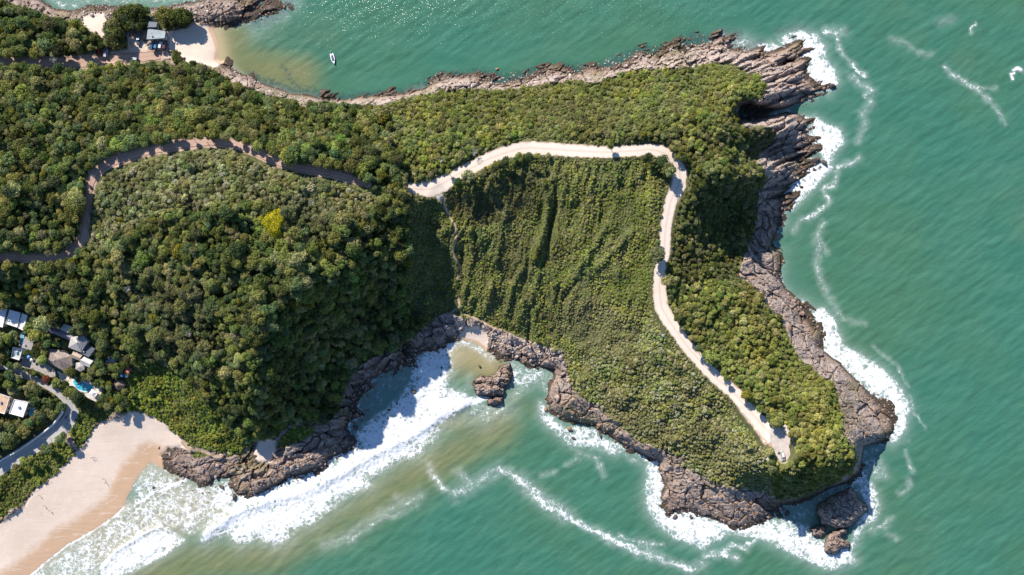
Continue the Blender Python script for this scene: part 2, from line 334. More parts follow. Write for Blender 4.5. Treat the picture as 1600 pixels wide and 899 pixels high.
at_p = attr(nt, 'pale').outputs['Fac']
rk = mixc(nt, math_(nt, 'MULTIPLY', at_p, .75), rk, mixc(nt, nfin, (.22, .16, .13), (.60, .50, .43)))
# sand
sand = ramp(nt, nbig, [(.3, (.60, .48, .385)), (.7, (.70, .59, .495))]).outputs[0]
sand = mixc(nt, mrange(nt, nfin, .35, .7, 0, .22), sand, (.50, .36, .25))
wet = mrange(nt, math_(nt, 'ADD', attr(nt, 'wet').outputs['Fac'], math_(nt, 'MULTIPLY', math_(nt, 'SUBTRACT', nbig, .5), .5)), .3, .75)
sand = mixc(nt, wet, sand, (.50, .335, .215))
mps = N(nt, 'ShaderNodeMapping'); mps.inputs['Rotation'].default_value = (0, 0, math.radians(-38)); mps.inputs['Scale'].default_value = (.12, 1, 1); L(nt, pos, mps.inputs[0])
sw = noise(nt, mps.outputs[0], .16, 3, .5, .5)
sand = mixc(nt, mrange(nt, math_(nt, 'ABSOLUTE', math_(nt, 'SUBTRACT', sw, .5)), .012, .0, 0, .4), sand, (.74, .64, .55))
sand = mixc(nt, mrange(nt, math_(nt, 'ABSOLUTE', math_(nt, 'SUBTRACT', noise(nt, mps.outputs[0], .3, 5, .7, .8), .56)), .010, .0, 0, .35), sand, (.30, .22, .15))
dirt = ramp(nt, nmid, [(.3, (.42, .27, .20)), (.7, (.62, .46, .36))]).outputs[0]
c = mixc(nt, attr(nt, 'rock').outputs['Fac'], soil, rk)
c = mixc(nt, attr(nt, 'sand').outputs['Fac'], c, sand)
c = mixc(nt, attr(nt, 'dirt').outputs['Fac'], c, dirt)
L(nt, c, b.inputs['Base Color'])
rg = math_(nt, 'SUBTRACT', .9, math_(nt, 'MULTIPLY', math_(nt, 'MULTIPLY', wet, attr(nt, 'sand').outputs['Fac']), .25)); L(nt, rg, b.inputs['Roughness'])
b.inputs['Specular IOR Level'].default_value = .25
bp = N(nt, 'ShaderNodeBump', i_Distance=.5); L(nt, mrange(nt, attr(nt, 'rock').outputs['Fac'], 0, 1, .08, .75), bp.inputs['Strength'])
L(nt, math_(nt, 'ADD', nfin, math_(nt, 'MULTIPLY', nstr, 1.5)), bp.inputs['Height']); L(nt, bp.outputs[0], b.inputs['Normal'])
M_GROUND = gm

# loose stones
m, nt, b = mat('stone'); tc = N(nt, 'ShaderNodeTexCoord'); oi = N(nt, 'ShaderNodeObjectInfo')
f = noise(nt, tc.outputs['Object'], 1.3, 6, .7); geo = N(nt, 'ShaderNodeNewGeometry')
t_ = attr(nt, 'tint', 'INSTANCER').outputs['Color']
cc = mixc(nt, mrange(nt, f, .3, .7, 0, .65), t_, mixc(nt, .55, t_, (.05, .035, .03)))
L(nt, cc, b.inputs['Base Color']); b.inputs['Roughness'].default_value = .9; b.inputs['Specular IOR Level'].default_value = .2
bp = N(nt, 'ShaderNodeBump', i_Strength=.6, i_Distance=.2); L(nt, f, bp.inputs['Height']); L(nt, bp.outputs[0], b.inputs['Normal'])
M_STONE = m

# foliage
def leafmat(name, fixed=None, trans=.25):
    m, nt, b = mat(name); tc = N(nt, 'ShaderNodeTexCoord')
    f = noise(nt, tc.outputs['Object'], 1.1, 3, .6)
    base = attr(nt, 'tint', 'INSTANCER').outputs['Color'] if fixed is None else mixc(nt, 0, fixed, fixed)
    lf = attr(nt, 'leaf').outputs['Fac']
    c1 = mixc(nt, mrange(nt, f, .3, .7), mixc(nt, 1.0, base, (.72, .80, .74), 'MULTIPLY'), mixc(nt, 1.0, base, (1.4, 1.32, 1.15), 'MULTIPLY'))
    c1 = mixc(nt, math_(nt, 'MULTIPLY', lf, .55), c1, mixc(nt, 1.0, base, (1.7, 1.6, 1.3), 'MULTIPLY'))
    L(nt, c1, b.inputs['Base Color']); b.inputs['Roughness'].default_value = .75; b.inputs['Specular IOR Level'].default_value = .12
    tr = N(nt, 'ShaderNodeBsdfTranslucent'); L(nt, c1, tr.inputs[0]); ms = N(nt, 'ShaderNodeMixShader'); ms.inputs[0].default_value = trans
    L(nt, b.outputs[0], ms.inputs[1]); L(nt, tr.outputs[0], ms.inputs[2]); L(nt, ms.outputs[0], nt.nodes['Material Output'].inputs[0])
    return m
M_LEAF = leafmat('foliage')
M_BARK = simple('bark', (.13, .10, .075), .9, .25, 3)
M_DEAD = simple('dead_wood', (.42, .39, .35), .9, .2, 3)

# sea
wm, nt, b = mat('sea_water')
geo = N(nt, 'ShaderNodeNewGeometry'); pos = geo.outputs['Position']
mpw = N(nt, 'ShaderNodeMapping'); mpw.inputs['Rotation'].default_value = (0, 0, math.radians(-28)); mpw.inputs['Scale'].default_value = (.35, 1, 1); L(nt, pos, mpw.inputs[0])
n1 = noise(nt, pos, .008, 4, .6); n2 = noise(nt, mpw.outputs[0], .11, 6, .62, .4); n3 = noise(nt, pos, .5, 5, .65); n4 = noise(nt, mpw.outputs[0], 1.1, 4, .6)
deep = mixc(nt, mrange(nt, n1, .35, .68), (.040, .150, .104), (.056, .150, .088))
deep = mixc(nt, mrange(nt, n2, .38, .66, 0, .22), deep, (.085, .225, .165))
deep = mixc(nt, mrange(nt, n4, .56, .76, 0, .2), deep, (.14, .31, .25))
sed = attr(nt, 'sed').outputs['Fac']
sedn = mrange(nt, math_(nt, 'ADD', sed, math_(nt, 'MULTIPLY', math_(nt, 'SUBTRACT', n2, .5), .35)), 0.05, 1.0)
wc = mixc(nt, sedn, deep, mixc(nt, n2, (.15, .165, .065), (.21, .205, .10)))
shal = attr(nt, 'shoal').outputs['Fac']
wc = mixc(nt, shal, wc, (.42, .34, .20))
reef = attr(nt, 'reef').outputs['Fac']
rf = mrange(nt, math_(nt, 'ADD', reef, math_(nt, 'MULTIPLY', math_(nt, 'SUBTRACT', n3, .5), 1.5)), .42, .85, 0, .72)
wc = mixc(nt, rf, wc, (.035, .075, .075))
# foam: density from the plan, broken up by lacework
foam = attr(nt, 'foam').outputs['Fac']
dn = N(nt, 'ShaderNodeTexNoise'); dn.inputs['Scale'].default_value = .22; dn.inputs['Detail'].default_value = 4; L(nt, pos, dn.inputs['Vector'])
vadd = N(nt, 'ShaderNodeVectorMath', operation='MULTIPLY_ADD'); L(nt, dn.outputs['Color'], vadd.inputs[0]); vadd.inputs[1].default_value = (5.5, 5.5, 5.5); L(nt, pos, vadd.inputs[2])
vo = N(nt, 'ShaderNodeTexVoronoi', feature='DISTANCE_TO_EDGE'); vo.inputs['Scale'].default_value = .36; L(nt, vadd.outputs[0], vo.inputs['Vector'])
vo2 = N(nt, 'ShaderNodeTexVoronoi', feature='DISTANCE_TO_EDGE'); vo2.inputs['Scale'].default_value = .9; L(nt, vadd.outputs[0], vo2.inputs['Vector'])
lace = math_(nt, 'ADD', mrange(nt, vo.outputs[0], .0, .35, .55, 0), mrange(nt, vo2.outputs[0], 0, .3, .45, 0))
nf = noise(nt, vadd.outputs[0], .30, 8, .74)
pat = math_(nt, 'ADD', math_(nt, 'MULTIPLY', lace, .38), math_(nt, 'MULTIPLY', nf, 1.12))      # about 0.2 .. 1.2
thr = math_(nt, 'SUBTRACT', 1.34, math_(nt, 'MULTIPLY', foam, .92))
fm = mrange(nt, math_(nt, 'SUBTRACT', pat, thr), -.10, .26)
veil = math_(nt, 'MULTIPLY', foam, .34)
fm = math_(nt, 'MAXIMUM', fm, veil)
flk = attr(nt, 'glint_fleck').outputs['Fac']
mpf = N(nt, 'ShaderNodeMapping'); mpf.inputs['Rotation'].default_value = (0, 0, math.radians(35)); mpf.inputs['Scale'].default_value = (.5, 1.1, 1); L(nt, pos, mpf.inputs[0])
nfl = noise(nt, mpf.outputs[0], 1.5, 3, .7)
spk = mrange(nt, math_(nt, 'ADD', nfl, math_(nt, 'MULTIPLY', flk, .14)), .775, .85, 0, .32)  # sun glints painted as pale flecks, together with small whitecaps
fm = math_(nt, 'MAXIMUM', fm, spk)
wc = mixc(nt, fm, wc, (.74, .755, .75))
L(nt, wc, b.inputs['Base Color'])
L(nt, mrange(nt, fm, 0, 1, .16, .8), b.inputs['Roughness']); b.inputs['IOR'].default_value = 1.33; b.inputs['Specular IOR Level'].default_value = .5
bp = N(nt, 'ShaderNodeBump', i_Strength=.32, i_Distance=.3)
L(nt, math_(nt, 'ADD', math_(nt, 'ADD', n4, math_(nt, 'MULTIPLY', n3, .5)), math_(nt, 'MULTIPLY', math_(nt, 'MULTIPLY', fm, pat), 1.6)), bp.inputs['Height']); L(nt, bp.outputs[0], b.inputs['Normal'])
M_SEA = wm

# ------------------------------------------------------------------ mesh helpers
def link(name, me, m=None, parent=None):
    o = bpy.data.objects.new(name, me); C.objects.link(o)
    if m is not None and not me.materials: me.materials.append(m)
    if parent is not None: o.parent = parent
    return o
def tag(o, label=None, cat=None, group=None, kind=None):
    if label: o['label'] = label
    if cat: o['category'] = cat
    if group: o['group'] = group
    if kind: o['kind'] = kind
    return o
def empty(name, loc, rz=0, label=None, cat=None, group=None):
    o = bpy.data.objects.new(name, None); C.objects.link(o); o.location = loc; o.rotation_euler = (0, 0, rz); o.empty_display_size = .5
    return tag(o, label, cat, group)
def from_np(name, V, F, smooth=True):
    me = bpy.data.meshes.new(name); nv, nf = len(V), len(F); k = F.shape[1]
    me.vertices.add(nv); me.vertices.foreach_set('co', V.astype(np.float32).ravel())
    me.loops.add(nf*k); me.loops.foreach_set('vertex_index', F.astype(np.int32).ravel())
    me.polygons.add(nf); me.polygons.foreach_set('loop_start', np.arange(0, nf*k, k, dtype=np.int32)); me.polygons.foreach_set('loop_total', np.full(nf, k, dtype=np.int32))
    me.polygons.foreach_set('use_smooth', np.full(nf, smooth, dtype=bool))
    me.update(calc_edges=True); return me
def fattr(me, name, vals, dom='POINT'):
    a = me.attributes.new(name, 'FLOAT', dom); a.data.foreach_set('value', np.asarray(vals, np.float32).ravel())
def bm_obj(name, bm, m, parent=None, smooth=False):
    me = bpy.data.meshes.new(name); bm.to_mesh(me); bm.free()
    if smooth:
        for p in me.polygons: p.use_smooth = True
    return link(name, me, m, parent)
def add_box(bm, c, s, rz=0, taper=1.0):
    ca, sa = math.cos(rz), math.sin(rz); vs = []
    for dz in (-1, 1):
        t = taper if dz > 0 else 1
        for dx, dy in ((-1, -1), (1, -1), (1, 1), (-1, 1)):
            x, y = dx*s[0]/2*t, dy*s[1]/2*t
            vs.append(bm.verts.new((c[0]+x*ca-y*sa, c[1]+x*sa+y*ca, c[2]+dz*s[2]/2)))
    for f in ((3, 2, 1, 0), (4, 5, 6, 7), (0, 1, 5, 4), (1, 2, 6, 5), (2, 3, 7, 6), (3, 0, 4, 7)): bm.faces.new([vs[q] for q in f])
    return vs
def add_tube(bm, pts, r, n=8, r2=None, cap=True):
    rings = []
    for i, p in enumerate(pts):
        p = Vector(p); a = Vector(pts[max(0, i-1)]); c = Vector(pts[min(len(pts)-1, i+1)]); t = (c-a).normalized()
        u = t.cross(Vector((0, 0, 1))); u = Vector((1, 0, 0)) if u.length < 1e-3 else u.normalized(); v = t.cross(u)
        rr = r if r2 is None else r+(r2-r)*i/(len(pts)-1)
        rings.append([bm.verts.new(p+(u*math.cos(q)+v*math.sin(q))*rr) for q in [2*math.pi*k/n for k in range(n)]])
    for a, c in zip(rings, rings[1:]):
        for k in range(n): bm.faces.new((a[k], a[(k+1) % n], c[(k+1) % n], c[k]))
    if cap: bm.faces.new(rings[0][::-1]); bm.faces.new(rings[-1])
def add_prism(bm, pts, z0, z1):
    """pts: world xy list; closed prism"""
    a = [bm.verts.new((p[0], p[1], z0)) for p in pts]; c = [bm.verts.new((p[0], p[1], z1)) for p in pts]; n = len(pts)
    bm.faces.new(a[::-1]); bm.faces.new(c)
    for k in range(n): bm.faces.new((a[k], a[(k+1) % n], c[(k+1) % n], c[k]))

# placements of buildings need level ground: do it before the terrain mesh
HOUSE_SPEC = [ # name, roof corners (px), ground height, wall height, roof kind, roof colour key, label
 ('house', [(39,526),(55,531),(51,547),(36,543)], 8.6, 3.0, 'shed', 'greytile', 'small house with a plain grey roof just right of the narrow blue pool'),
 ('house', [(21,542),(36,546),(31,563),(18,559)], 8.0, 3.0, 'flat', 'palegreen', 'small house with a pale grey-green roof edged white below the narrow pool'),
 ('lodge', [(79,510),(116,523),(112,533),(74,518)], 10.2, 3.0, 'gable', 'mauve', 'long low lodge with a mauve-grey roof and rails, topmost building in the trees'),
 ('house', [(100,506),(114,511),(110,520),(96,515)], 10.4, 3.6, 'shed', 'cream', 'little cream-roofed building tucked behind the long mauve-grey lodge'),
 ('villa', [(111,527),(131,524),(138,533),(127,551),(107,543)], 9.4, 5.0, 'fan', 'lightgrey', 'tall villa with a smooth pale grey roof above the hotel pool'),
 ('villa_roof_plane', [(132,536),(149,545),(141,558),(128,552)], 9.2, 3.4, 'shed', 'slate', 'darker right roof plane of the grey villa, built as a lower block'),  # darker right plane of the villa's gable roof, built as its own block
 ('big_house', [(76,545),(94,547),(112,556),(113,572),(100,580),(75,566)], 8.4, 3.6, 'fan', 'shingle', 'wide house with a folded brown shingle roof left of the hotel pool'),
 ('cottage', [(115,549),(129,555),(125,564),(112,559)], 8.8, 3.4, 'gable', 'tan', 'tiny cottage with a tan tile roof between the brown house and the villa'),
 ('cottage', [(131,557),(147,563),(140,575),(125,567)], 8.4, 3.2, 'gable', 'cream', 'cottage with a pale cream two-sided roof above the hotel pool'),
 ('kiosk', [(119,567),(126,566),(132,571),(132,578),(126,581),(118,577)], 8.0, 2.8, 'fan', 'lightgrey', 'six-sided kiosk with a grey roof at the top end of the hotel pool'),
 ('cottage', [(171,556),(182,563),(173,572),(165,565)], 8.6, 3.0, 'gable', 'bluegrey', 'cottage with a blue-grey roof alone under trees right of the hotel'),
 ('thatched_hut', [(178,597),(184,593),(191,595),(195,602),(191,609),(184,611),(178,606)], 6.2, 2.4, 'fan', 'thatch', 'round thatched hut on the lawn right of the hotel pool'),
 ('shed', [(200,573),(206,576),(202,583),(196,580)], 7.6, 2.4, 'shed', 'red', 'small shed with a faded red roof at the forest edge right of the trampoline'),
 ('flat_roofed_house', [(-6,612),(16,621),(8,647),(-12,641)], 6.2, 3.4, 'flat', 'terracotta', 'house with a flat sandy terracotta roof beside the left edge of the photo'),
 ('flat_roofed_house', [(23,624),(45,629),(37,652),(15,646)], 6.0, 3.4, 'flat', 'white', 'house with a flat white roof between the terracotta house and the teal pool'),
 ('beach_bar', [(231,45),(259,49),(259,61),(231,63)], 3.2, 3.0, 'shed', 'bluegrey', 'beach bar with a corrugated blue-grey roof beside the row of parked cars'),
 ('storage_shed', [(232,34),(246,35),(246,44),(232,44)], 3.2, 2.6, 'shed', 'slate', 'dark roofed storage shed right behind the beach bar under the trees'),
]
WHITE_ROOFS = [[(-14,476),(11,482),(5,512),(-16,505)], [(15,484),(32,489),(27,512),(9,506)], [(34,490),(42,493),(36,517),(28,513)]]
POOLS = [
 ('swimming_pool', [(33.5,521),(37.5,521),(35.5,540),(30.5,540)], 8.6, 'narrow deep blue swimming pool between the white roofs and a grey house'),
 ('swimming_pool', [(117,591),(124,593),(132,598),(146,602),(147,606),(143,611),(132,612),(123,609),(117,603),(114,598)], 7.25, 'large free-form turquoise hotel pool on the cream terrace'),
 ('swimming_pool', [(48,638),(54,639),(51.5,650),(46.5,648)], 6.0, 'tiny teal pool beside the white flat-roofed house'),
]
for nm, c, gz, *_ in HOUSE_SPEC: pad([tuple(p) for p in c], gz, 1.0); clear([tuple(p) for p in c], 5)
pad([(-16,474),(44,490),(38,520),(-18,508)], 9.6, 1.0); clear([(-16,474),(44,490),(38,520),(-18,508)], 5)
for nm, c, gz, lb in POOLS: pad(c, gz, 2.0); clear(c, 4)
PARKLOT = [(150,72),(176,78),(200,76),(200,52),(228,50),(262,52),(266,78),(272,92),(240,97),(160,98)]
pad(PARKLOT, 3.1, 1)

# ------------------------------------------------------------------ terrain height with fine relief
def relief(U, V):
    h = smp(HT, U, V); rb = smp(rockband, U, V); sdv = smp(SD, U, V)
    wa = 14-10*sstep(1080, 1130, U)*sstep(350, 310, V)-6*((V < 175) & (U > 500)); wa = np.maximum(wa, 4); wx = U+fbm(U/40, V/40, 3, 3)*wa; wy = V+fbm(U/40, V/40, 4, 3)*wa
    # strata run up to the right along the north and east, down to the right in the south
    th = np.where(V < 330, -0.38, np.where(V < 560, .9, .75)); th = np.where(U < 620, -0.45, th)
    a = wx*np.cos(th)+wy*np.sin(th); p = -wx*np.sin(th)+wy*np.cos(th)
    str_ = 1-np.abs(perlin(a/60, p/15, 21))*2.2
    f1, f2, cid, ox, oy = voro(a/30, p/17, 12); g1, g2, cid2, px_, py_ = voro(a/13, p/8.5, 13); h1, h2, cid3, qx, qy = voro(a/5.5, p/4, 14)
    blocks = (cid-.45)*3.4+(ox*(cid-.5)+oy*(cid2*.4-.1))*4.2-np.clip(.10-(f2-f1), 0, 1)*22
    blk2 = (cid2-.5)*1.2+(px_*(cid2-.4)+py_*(cid2-.6))*1.6-np.clip(.13-(g2-g1), 0, 1)*6
    blk3 = (cid3-.5)*.5+(qx*(cid3-.4)+qy*(cid3-.6))*.5
    big = fbm(U/55, V/55, 9, 3)*3.2
    rk = str_*.9+blocks*.75+blk2*.62+blk3*.7+big+fbm(U/6, V/6, 33, 3)*.25+.15
    amp = rb*(.30+.70*sstep(0, 16, h*2+sdv*.3))*np.where(U < 345, .6, 1)
    ne = sstep(1090, 1140, U)*sstep(345, 310, V); rk = rk+ne*((1-np.abs(perlin(a/75, p/12, 26))*2.6)*2.6-np.clip(perlin(a/60, p/9, 27)-.15, 0, 1)*7)
    nsh = (V < 175) & (U > 500) & (U < 1130); rk = np.where(nsh, rk*1.25+(1-np.abs(perlin(a/26, p/5.5, 28))*2.2)*1.0, rk)
    amp = np.where(nsh, rb*(.55+.35*sstep(2, 12, h*2+sdv*.3)), amp)
    out = h+rk*amp
    # gullied hillside over the cove: ribs running downhill
    z1 = smp(ZRIB, U, V)
    for pts, hh, wd in RIBL:
        out = out+hh*np.exp(-(smp(pts, U, V)/wd)**2)
    rr = ridged((U+fbm(U/60, V/60, 51, 3)*16+ (V-400)*.12)/17, V/95, 52, 3)-.45
    out = out+z1*(rr*3.0*(.6+.7*fbm(U/110, V/110, 58, 2))+fbm(U/42, V/60, 59, 2)*2.2)
    # rolling forest floor
    vg = smp(VGF, U, V)
    out = out+vg*(fbm(U/55, V/55, 61, 3)*4.2+fbm(U/22, V/22, 62, 2)*1.6)
    sm = smp(SANDF, U, V); out = out+sm*fbm(U/30, V/30, 71, 3)*.12
    return out, rb
RIBL = [(dist([p], 30)[0].clip(0, 30), hh, wd) for p, hh, wd in [
 ([(848,285),(855,310),(853,345),(845,375),(835,405)], 2.6, 5), ([(868,285),(869,320),(862,350),(856,385),(850,415)], -2.6, 4), ([(905,262),(912,300),(905,330)], -1.6, 4), ([(985,258),(975,290)], -1.4, 5),
 ([(790,330),(780,370),(775,410)], 1.6, 5), ([(735,360),(738,400),(730,440),(722,462)], 1.8, 5), ([(725,380),(722,420),(728,440)], -1.8, 4), ([(815,420),(800,450),(790,490)], 1.8, 4), ([(770,440),(762,470),(755,490)], 1.6, 4), ([(840,430),(830,470),(825,505)], 1.8, 4),
 ([(828,480),(827,515),(826,535)], -2.2, 3), ([(870,440),(862,480),(860,510)], 1.6, 4), ([(905,420),(930,380),(950,350)], 1.5, 5), ([(900,440),(880,470)], -1.5, 4), ([(930,420),(960,390),(990,360)], 1.4, 5), ([(745,470),(738,490)], -1.4, 3), ([(805,470),(800,500)], -1.4, 3),
 ([(1178,540),(1190,560),(1200,575)], -1.8, 5), ([(1150,575),(1160,590)], -1.6, 4), ([(1260,690),(1280,660)], -1.2, 4)]]
ZR = pmask([(695,310),(760,270),(830,255),(1000,250),(1030,262),(1040,290),(1025,330),(1018,400),(1018,470),(980,520),(900,540),(820,520),(700,488),(690,440),(700,380)])
ZRIB = blur(ZR*1.0, 6)*sstep(2, 14, ROADD)*sstep(3, 14, VS)
VGF = sstep(4, 20, VS)*sstep(3, 18, ROADD)*sstep(3, 18, ASPD)*(1-blur(ZR*1., 5)*.6)*np.where(CLEAR, 0, 1)
vill = pmask([(-400,470),(60,480),(130,495),(220,560),(215,640),(120,700),(-400,1000)]); VGF = blur(VGF*np.where(vill, .15, 1), 3)
SANDF = blur(np.where(SS > 0, 1., 0.), 2)
ROCKH = relief(RU, RV)[0]          # same surface on the planning grid, for standing things on it
def gz(u, v): return smp(ROCKH, u, v)
def W(px, py, up=0.0):
    z = float(gz(px, py))+up
    return Vector(X(px, py, z))

def axis(lo, hi, step, far):
    a = np.arange(lo, hi+step/2, step); out = list(a)
    e = step*2
    x = lo; left = []
    while x > far[0]: x -= e; left.append(x); e *= 1.25
    e = step*2; x = hi; right = []
    while x < far[1]: x += e; right.append(x); e *= 1.25
    return np.array(left[::-1]+list(a)+right)
us = axis(-25, 1440, 1.25, (-1300, 1500)); vs = axis(-25, 925, 1.25, (-900, 1800))
U, V = np.meshgrid(us, vs); Z, rb = relief(U, V)
k = S*(H-Z)/H
VX = np.stack([(U-CX)*k, (CY-V)*k, Z], -1).reshape(-1, 3)
nu = len(us); nv = len(vs)
ii, jj = np.meshgrid(np.arange(nu-1), np.arange(nv-1)); q = (jj*nu+ii)
F = np.stack([q, q+nu, q+nu+1, q+1], -1).reshape(-1, 4)
Zf = Z.reshape(-1); keep = Zf[F].max(1) > -2.2
nz = fbm(U/9, V/9, 81, 4)
ss = smp(SS, U, V); vsg = smp(VS, U, V); rd = smp(ROADD, U, V); trd = smp(TRD, U, V); sdd = smp(SD, U, V)
a_sand = sstep(-1.5, 1.5, ss+nz*3)
a_rock = sstep(-1.2, 1.2, -vsg+nz*4-1)*(1-a_sand)
a_dirt = sstep(-2, 1.0, -rd+nz*2.5+.5); a_dirt = np.maximum(a_dirt, sstep(-1.0, .6, -trd+nz*1.5))
bare = sstep(.30, .5, fbm(U/26, V/26, 92, 3)+.0)*smp(ZRIB, U, V)*.0
a_wet = 1-sstep(0, 60, sdd+nz*6)*1.0
a_wet = np.where((U < 330) & (V > 600), a_wet, np.where(V > 480, 1-sstep(0, 10, sdd), 1-sstep(0, 12, sdd)))
pale = np.zeros(U.shape)
def addp(poly, amt, soft=8):
    global pale
    D, _ = dist([poly+[poly[0]]], 30); m = np.where(pmask(poly), 1, 1-sstep(0, soft, D)); pale = np.maximum(pale, smp(m*amt, U, V))
addp([(660,150),(700,125),(760,120),(880,118),(960,105),(1040,88),(1120,75),(1170,82),(1180,100),(1140,100),(1080,108),(960,122),(880,130),(700,145)], .6)
addp([(345,100),(400,130),(470,155),(430,152),(360,125)], .8)
addp([(120,10),(300,6),(300,40),(130,40)], .8)
addp([(690,495),(740,495),(830,530),(880,548),(870,560),(820,548),(790,540),(720,510)], 1.)
addp([(540,156),(680,140),(640,160),(560,166)], .6)
pale = pale*sstep(.9, 1.8, Z+nz)*sstep(6, 13, sdd+nz*16)
def addall(me, idx):
    for nme, arr in (('sand', a_sand), ('rock', a_rock), ('dirt', a_dirt), ('wet', a_wet), ('pale', pale)): fattr(me, nme, arr.reshape(-1)[idx])
cls = np.zeros(len(F), int); cs = a_sand.reshape(-1)[F].mean(1); cr = a_rock.reshape(-1)[F].mean(1)
cls = np.where(cs > .5, 1, np.where(cr > .5, 2, 0))
for k_, nme in ((0, 'hillside_ground'), (1, 'beach'), (2, 'rocky_shore')):
    f = F[keep & (cls == k_)]; idx, inv = np.unique(f, return_inverse=True)
    me = from_np(nme, VX[idx], inv.reshape(-1, 4), smooth=(k_ != 2)); addall(me, idx); tag(link(nme, me, M_GROUND), kind='structure')

# ------------------------------------------------------------------ sea
SEDL = [([(60,990),(180,930),(300,880),(430,868),(520,815),(600,770),(700,715),(780,668)], 52, .66), ([(160,850),(260,790),(340,800)], 60, .6),
        ([(705,555),(735,560),(765,575)], 42, .95), ([(360,60),(365,95),(410,110),(470,120)], 50, .75), ([(420,55),(500,60)], 60, .25), ([(690,650),(740,690)], 50, .6),
        ([(1420,830),(1400,880)], 60, .15), ([(1590,220),(1600,330)], 60, .18), ([(1510,85),(1500,90)], 40, .15), ([(800,620),(830,640)], 30, .35)]
def line_field(lines, U, V):
    out = np.zeros(U.shape)
    for pts, wd, amt in lines:
        D, _ = dist([pts], int(wd*2.2)+4); g = np.exp(-(np.minimum(D, wd*2.2)/wd)**2*1.4)*amt; g[D > wd*2.2] = 0
        out = np.maximum(out, smp(g, U, V))
    return out
FP = [ # foam areas: polygon, density, softness
 ([(320,842),(335,835),(355,830),(375,845),(400,837),(432,847),(450,838),(455,825),(487,812),(518,787),(545,768),(572,758),(577,744),(602,726),(632,711),(652,708),(668,690),(690,655),(725,634),(740,626),(720,618),(690,612),(700,580),(698,560),(705,540),(700,532),(675,545),(652,562),(645,600),(620,632),(590,655),(566,675),(560,692),(517,715),(485,735),(425,762),(370,774),(362,790),(340,805),(325,820)], .93, 14),
 ([(240,720),(215,745),(195,792),(125,842),(67,882),(40,903),(0,950),(100,960),(155,905),(163,882),(175,867),(225,835),(262,828),(300,835),(330,818),(366,785),(362,755),(302,757),(275,745),(250,730)], .66, 4),
 ([(158,905),(160,884),(178,864),(225,834),(252,823),(268,832),(285,845),(262,862),(212,888),(180,904)], .98, 8),
 ([(330,760),(365,752),(368,778),(350,800),(325,790)], .85, 10),
 ([(1222,62),(1245,52),(1270,56),(1286,74),(1286,95),(1302,110),(1307,126),(1294,142),(1258,128),(1255,105),(1260,96),(1244,86),(1258,78),(1244,66),(1228,74)], .95, 9),
 ([(1188,72),(1205,68),(1222,76),(1205,90),(1192,88)], .9, 6), ([(1120,58),(1165,58),(1185,70),(1160,82),(1135,74)], .6, 8),
 ([(1232,170),(1200,182),(1165,190),(1185,186),(1235,177)], .7, 5),
 ([(1272,184),(1292,198),(1312,205),(1316,222),(1300,242),(1298,262),(1276,286),(1252,310),(1238,326),(1232,302),(1247,276),(1268,262),(1290,250),(1280,230),(1265,210)], .97, 7),
 ([(1270,484),(1287,487),(1302,500),(1306,520),(1318,545),(1342,556),(1382,582),(1407,610),(1419,640),(1411,672),(1394,692),(1395,650),(1383,620),(1350,604),(1317,571),(1300,558),(1280,540),(1284,520)], .97, 8),
 ([(1345,735),(1362,758),(1372,790),(1366,812),(1348,822),(1332,850),(1322,874),(1290,880),(1262,856),(1232,840),(1195,828),(1200,815),(1235,815),(1262,825),(1270,845),(1290,870),(1315,868),(1335,850),(1340,818),(1358,798),(1350,775),(1335,755)], .86, 8), ([(1222,800),(1270,780),(1320,752),(1345,735),(1350,775),(1270,800),(1262,825),(1235,815)], .56, 7),
 ([(1345,700),(1385,684),(1392,690),(1362,712),(1350,740),(1340,742)], .6, 6),
 ([(1360,715),(1375,718),(1385,745),(1366,750),(1352,735)], .62, 6),
 ([(985,700),(1010,716),(1014,745),(1012,790),(1028,815),(1055,838),(1090,848),(1100,855),(1115,842),(1140,832),(1180,836),(1220,852),(1268,876),(1300,888),(1335,875),(1320,850),(1262,845),(1200,812),(1175,820),(1130,818),(1095,805),(1060,795),(1040,806),(1030,780),(1040,765),(1028,735),(1030,722),(1010,712)], .93, 9),
 ([(845,630),(858,650),(884,672),(905,668),(928,674),(945,688),(975,702),(960,708),(930,698),(892,692),(862,670),(846,652)], .85, 8),
 ([(800,562),(790,590),(805,612),(800,625),(815,612),(838,600),(858,612),(868,585),(850,572),(825,568)], .62, 8),
 ([(668,690),(700,650),(740,628),(790,620),(800,640),(760,660),(720,650),(690,672)], .55, 14),
 ([(706,533),(740,536),(760,550),(772,560),(766,564),(748,548),(725,540),(706,545)], .8, 4),
 ([(560,585),(600,575),(640,556),(655,560),(640,600),(590,640),(562,660),(556,640),(580,610)], .46, 8),
 ([(735,585),(735,610),(750,628),(775,640),(795,630),(800,610),(792,640),(765,650),(735,635),(722,610)], .5, 6),
]
